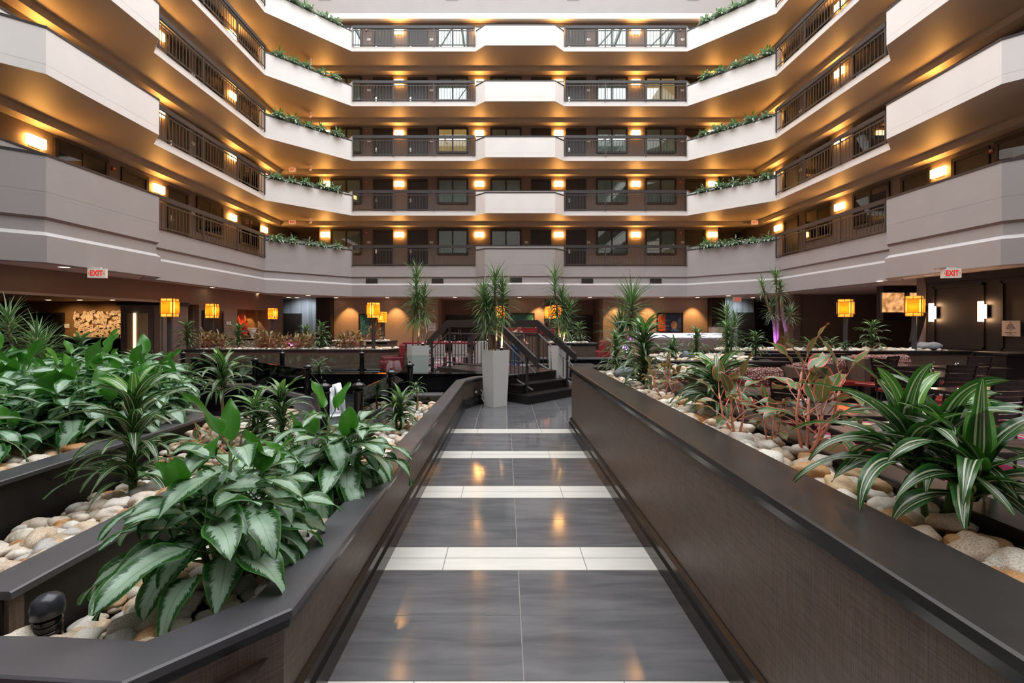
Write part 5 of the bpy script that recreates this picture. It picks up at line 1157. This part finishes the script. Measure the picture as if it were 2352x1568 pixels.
t=thing('glowing_bar','long bar with a glowing white-lilac counter edge','bar',(7.6,20.2,0)); obj('light_counter',MB().box(-1.65,1.9,-.35,.4,.98,1.16),emis('lilac_glow',(.80,.72,1.0),2.2),t); obj('bar_body',MB().box(-1.6,1.85,-.2,.35,0,.98),M['grey_dark'],t); obj('foot_ledge',MB().box(-1.7,1.9,-.5,-.2,.36,.42),M['granite'],t)
t=thing('side_cabinet','pale wooden cabinet on the bar end below the dark column','cabinet',(9.75,20.9,0)); obj('cabinet_body',MB().box(-.3,.3,-.2,.2,0,1.45),M['tan'],t); obj('cabinet_top',MB().box(-.33,.33,-.22,.22,1.45,1.49),M['dark'],t)
# ================================================================ DINING SIDE
def scalemat():
    m,t,b,o=nt('scale_pattern_fabric'); N=t.nodes; L=t.links; tc=N.new('ShaderNodeTexCoord'); mp=N.new('ShaderNodeMapping'); mp.inputs['Scale'].default_value=(26,26,26); L.new(tc.outputs['Object'],mp.inputs[0])
    v=N.new('ShaderNodeTexVoronoi'); v.feature='DISTANCE_TO_EDGE'; v.inputs['Scale'].default_value=1; L.new(mp.outputs[0],v.inputs['Vector']); cr=N.new('ShaderNodeValToRGB'); cr.color_ramp.elements[0].position=.12; cr.color_ramp.elements[0].color=(.13,.018,.02,1); cr.color_ramp.elements[1].position=.2; cr.color_ramp.elements[1].color=(.45,.33,.27,1); L.new(v.outputs['Distance'],cr.inputs[0]); L.new(cr.outputs[0],b.inputs['Base Color']); b.inputs['Roughness'].default_value=.75; return m
M['scale']=scalemat()
def booth(x0,x1,y,label,part=True,zc=.95):
    t=thing('booth_bench',label,'booth',(x0,y,0),0,'patterned booth benches'); w=x1-x0
    b=MB(); pr=[(-.10,.50),(-.16,.62),(-.18,.76),(-.14,.88),(-.05,.93),(.02,.92),(.02,.48)]
    for xx in (.02,w-.14):
        for yy,zz in pr: b.v.append((xx,yy,zz*(zc/.97)))
    k=len(pr)
    for j in range(k): b.face([j,(j+1)%k,k+(j+1)%k,k+j])
    b.face(list(range(k))[::-1]); b.face([k+j for j in range(k)])
    obj('backrest',b,M['scale'],t); obj('seat',MB().box(.02,w-.12,-.62,-.02,.40,.47),M['redseat'],t); obj('plinth',MB().box(.02,w-.12,-.55,0,0,.40),M['darkwood'],t)
    if part:
        obj('partition',MB().box(0,w,.02,.14,0,zc),M['weave'],t); obj('partition_cap',MB().box(-.02,w+.06,-.06,.18,zc,zc+.04),M['capb'],t)
        obj('end_panel',MB().box(w-.12,w,-.62,.12,0,zc-.02),M['weave'],t)
    return t
booth(3.3,4.5,7.25,'patterned booth with a brown end panel, closest to the tall planter',zc=.98); booth(4.2,5.72,8.45,'patterned booth with a brown end panel, second row behind the red plant'); booth(5.0,7.2,9.55,'patterned booth with a brown end panel, third row before the pebble planter'); booth(7.35,9.35,10.45,'long rolled-back patterned booth against the pebble planter',part=False,zc=.95)
TW=mat('walnut_tabletop',(.085,.058,.045),.14,var=.45,scale=3,stretch=(1,9,1),coat=.3)
def table(x,y,w,d,rz,label,z=.75):
    t=thing('dining_table',label,'table',(x,y,0),rz,'dark dining tables'); obj('tabletop',MB().box(-w/2,w/2,-d/2,d/2,z-.035,z),TW,t); obj('table_edge',MB().box(-w/2-.012,w/2+.012,-d/2-.012,d/2+.012,z-.045,z-.006),M['dark'],t)
    obj('pedestal',MB().lathe([(.05,.02),(.05,z-.05)],12),M['dark'],t); b=MB(); b.box(-.3,.3,-.04,.04,0,.03); b.box(-.04,.04,-.3,.3,0,.03); obj('cross_base',b,M['dark'],t)
def chair(x,y,rz,label):
    key='chair'
    if key in REG: return dup(REG[key],(x,y,0),rz,label,'slat-backed dining chairs')
    t=thing('dining_chair',label,'chair',(x,y,0),rz,'slat-backed dining chairs'); REG[key]=t
    o=obj('seat',MB().box(-.23,.23,-.22,.22,.42,.48),M['redseat'],t); bv=o.modifiers.new('soft','BEVEL'); bv.width=.02; bv.segments=3
    b=MB()
    for i in range(8):
        z0=.50+i*.066; yy=.20+.11*((z0-.45)/.55)**1.2; w=.20+.035*i/7
        for j in range(5):
            xa=-w+2*w*j/5; xb=-w+2*w*(j+1)/5; ca=.03*(1-(xa/w)**2); cb=.03*(1-(xb/w)**2); n=len(b.v)
            b.v+=[(xa,yy+ca,z0),(xb,yy+cb,z0),(xb,yy+cb+.012,z0+.004),(xa,yy+ca+.012,z0+.004),(xa,yy+ca+.012,z0+.056),(xb,yy+cb+.012,z0+.056),(xb,yy+cb+.024,z0+.056),(xa,yy+ca+.024,z0+.056)]
            for q in ((0,1,5,4),(3,7,6,2),(4,5,6,7),(0,3,2,1)): b.face([n+i_ for i_ in q])
    obj('slat_back',b,M['darkwood'],t)
    for sx in (-1,1):
        q=MB(); q.tube([(sx*.19,.20,.0),(sx*.19,.21,.45),(sx*.21,.33,1.01)],.016,6); obj('rear_leg',q,M['dark'],t)
        q=MB(); q.tube([(sx*.20,-.19,.0),(sx*.20,-.18,.43)],.016,6); obj('front_leg',q,M['dark'],t)
    return t
table(3.45,4.72,1.15,.72,R(-8),'dark dining table with condiments behind the red-stemmed plants'); table(3.35,3.52,1.2,.75,R(-6),'dark dining table with salt shakers behind the broad striped plant'); table(3.35,5.95,.9,.7,0,'dark dining table before the closest booth'); table(8.2,9.65,1.0,.7,0,'dark dining table in front of the long rolled-back booth'); table(9.3,9.2,1.2,.7,0,'dark dining table beside the end of the long booth'); table(7.5,7.9,1.2,.8,R(8),'dark dining table among the slatted chairs by the serving counter'); table(6.35,5.9,1.1,.8,R(5),'dark dining table closest to the dark panelled wall'); table(4.85,7.85,.9,.6,0,'dark dining table inside the second booth'); table(2.55,2.1,1.1,.7,0,'dark dining table next to the planter curb, below the striped blades')
for x,y,rz,lab in ((7.1,8.75,R(30),'slat-backed chair seen from behind in front of the long rolled booth'),(6.85,7.9,R(-80),'slat-backed chair turned side-on beside the chair before the long booth'),(6.0,6.45,R(-75),'slat-backed chair with an orange-lit red seat in the aisle'),(6.8,7.05,0,'slat-backed chair at the table by the serving counter'),(5.55,5.3,R(5),'slat-backed chair with a curved top rail behind the broad striped plant'),(3.5,5.45,R(-40),'slat-backed chair before the second booth, wood catching amber light'),(3.45,4.2,R(25),'large slat-backed chair between the two closest dining tables'),(8.8,8.7,0,'slat-backed chair near the serving counter'),(7.5,5.6,R(60),'slat-backed chair beside the dark panelled wall'),(3.0,2.5,R(20),'slat-backed chair tucked by the planter curb')):
    chair(x,y,rz+pi,lab)
def shaker(x,y,z,c,label):
    t=thing('salt_shaker',label,'shaker',(x,y,z),0,'salt and pepper shakers'); obj('glass_body',MB().lathe([(.02,0),(.021,.01),(.016,.055),(.015,.06)],12),c,t,smooth=True); obj('metal_cap',MB().lathe([(.017,.058),(.017,.070),(.012,.082),(0,.086)],12),M['chrome'],t,smooth=True)
WS=mat('salt',(.7,.7,.7),.3); PS_=mat('pepper',(.10,.06,.04),.4)
for x,y,n_ in ((3.14,4.82,'red-plant table'),(3.10,3.72,'table behind the broad striped blades'),(9.05,9.1,'table beside the long booth end'),(5.62,5.62,'table closest to the panelled wall'),(7.6,8.1,'table among the slatted chairs')):
    shaker(x,y,.75,WS,f'white salt shaker with a steel cap on the {n_}'); shaker(x+.07,y+.02,.75,PS_,f'dark pepper shaker with a steel cap on the {n_}')
t=thing('sweetener_caddy','glass caddy of coloured sugar packets beside the shakers on the red-plant table','caddy',(3.02,4.86,.75)); obj('glass_cube',MB().box(-.04,.04,-.03,.03,0,.05),M['rglass'],t)
for i,c in enumerate(((.6,.5,.1),(.7,.2,.35),(.75,.75,.7),(.2,.35,.6))): obj('sugar_packets',MB().box(-.033+i*.017,-.02+i*.017,-.024,.024,.006,.075),mat('packet',c,.6),t)
t=thing('sweetener_caddy','glass caddy of sugar packets on the table behind the broad striped blades','caddy',(2.95,3.70,.75)); obj('glass_cube',MB().box(-.04,.04,-.03,.03,0,.05),M['rglass'],t); obj('sugar_packets',MB().box(-.03,.03,-.022,.022,.006,.07),mat('packet',(.65,.55,.3),.6),t)
# leaning dark panel and cable
t=thing('leaning_chair_stack','dark folded seat leaning against the pale pier','chair',(11.6,12.6,0)); b=MB(); b.tube([(-.25,0,1.1),(-.05,.1,1.5),(.25,.25,2.1)],[.10,.13,.12],4); obj('folded_seat',b,M['black'],t); obj('seat_leg',MB().box(-.3,-.2,-.03,.03,0,1.1),M['black'],t)
o=obj('power_cable',MB().tube([(-.62,9.28,.28),(-.52,9.20,.30),(-.46,9.16,.24),(-.47,9.10,.12),(-.40,9.02,.02),(-.22,8.98,.012),(-.16,9.08,.012)],.011,8),M['whitepl']); tag(o,'white power cable looping from the low wall to the pot in front of the bridge','cable')
t=thing('wall_outlet','dark outlet plate on the low wall beside the white pot','outlet',(-.60,9.0,.27),R(40)); obj('outlet_plate',MB().box(-.05,.05,-.012,.0,-.07,.07),M['black'],t); obj('outlet_plug',MB().box(-.02,.02,-.035,-.012,-.02,.02),M['whitepl'],t)
# ================================================================ PERSON beyond the bridge
def person():
    t=thing('person','person in a grey shirt and blue jeans leaning over beyond the bridge','person',(.36,15.6,0),R(25))
    def skin(name,verts,edges,rad,m,root=0,sub=2):
        me=bpy.data.meshes.new(name); me.from_pydata(verts,edges,[]); o=bpy.data.objects.new(name,me); COL.objects.link(o); o.parent=t
        md=o.modifiers.new('skin','SKIN'); 
        for i,r in enumerate(rad): me.skin_vertices[0].data[i].radius=(r,r*.8 if name=='person_body' and i in (0,1,2,3) else r)
        me.skin_vertices[0].data[root].use_root=True; sb=o.modifiers.new('sub','SUBSURF'); sb.levels=sub; sb.render_levels=sub; me.materials.append(m); md.use_smooth_shade=True; return o
    sk=mat('skin_tone',(.50,.26,.18),.5); je=mat('blue_denim',(.045,.10,.20),.8,var=.3,scale=20); sh=mat('grey_shirt',(.09,.09,.10),.8)
    V=[(0,0,.85),(0,0,1.0),(0,-.04,1.16),(0,-.12,1.30),(0,-.19,1.38),(0,-.25,1.47),(.17,-.12,1.29),(.22,-.18,1.05),(.20,-.36,.96),(.20,-.43,.95),(-.17,-.12,1.29),(-.22,-.20,1.05),(-.20,-.38,1.00),(-.20,-.45,1.0),(.09,0,.80),(.10,.02,.45),(.10,.05,.09),(.10,-.08,.04),(-.09,0,.80),(-.10,.02,.45),(-.10,.05,.09),(-.10,-.08,.04)]
    E=[(0,1),(1,2),(2,3),(3,4),(4,5),(3,6),(6,7),(7,8),(8,9),(3,10),(10,11),(11,12),(12,13),(0,14),(14,15),(15,16),(16,17),(0,18),(18,19),(19,20),(20,21)]
    Rd=[.13,.13,.14,.12,.055,.05,.06,.045,.032,.03,.06,.045,.032,.03,.085,.06,.04,.035,.085,.06,.04,.035]
    skin('person_body',V,E,Rd,sk)
    skin('shirt',[V[0],V[1],V[2],V[3],V[6],V[7],V[10],V[11]],[(0,1),(1,2),(2,3),(3,4),(4,5),(3,6),(6,7)],[.145,.145,.155,.135,.075,.058,.075,.058],sh)
    skin('jeans',[(0,0,.88),V[14],V[15],(.10,.05,.06),V[18],V[19],(-.10,.05,.06)],[(0,1),(1,2),(2,3),(0,4),(4,5),(5,6)],[.15,.10,.075,.06,.10,.075,.06],je)
    h=bpy.data.meshes.new('head'); bm=bmesh.new(); bmesh.ops.create_uvsphere(bm,u_segments=24,v_segments=16,radius=1)
    for v in bm.verts:
        v.co.x*=.075; v.co.y*=.095; v.co.z*=.115
        if v.co.y<-.07 and abs(v.co.x)<.02 and -.03<v.co.z<.02: v.co.y-=.02
    bm.to_mesh(h); bm.free(); h.materials.append(sk); o=obj('head',h,None,t,loc=(0,-.27,1.50),rot=(R(35),0,0))
    for p in h.polygons: p.use_smooth=True
    obj('hair',MB().lathe([(.0,.118),(.05,.105),(.080,.06),(.084,.0),(.07,-.05)],16),mat('brown_hair',(.04,.022,.012),.7),o,smooth=True,loc=(0,.012,.004))
    for sx in (-1,1):
        b=MB(); b.lathe([(0,-.008),(.008,0),(0,.008)],8); obj('eye',b,M['black'],o,loc=(sx*.03,-.088,.012)); obj('ear',MB().lathe([(0,-.03),(.016,0),(0,.03)],8),sk,o,loc=(sx*.075,0,0))
    for sx,a in ((1,V[9]),(-1,V[13])):
        for k in range(5):
            b=MB(); x=a[0]+(k-2)*.016; L_=(.05,.075,.08,.075,.06)[k]; b.tube([(x,a[1],a[2]),(x+(k-2)*.004,a[1]-L_*.6,a[2]-.01),(x+(k-2)*.005,a[1]-L_,a[2]-.03)],[.009,.008,.006],6); obj('finger',b,sk,t,smooth=True)
        obj('shoe',MB().box(sx*.10-.045,sx*.10+.045,-.16,.10,0,.07),M['black'],t)
person()
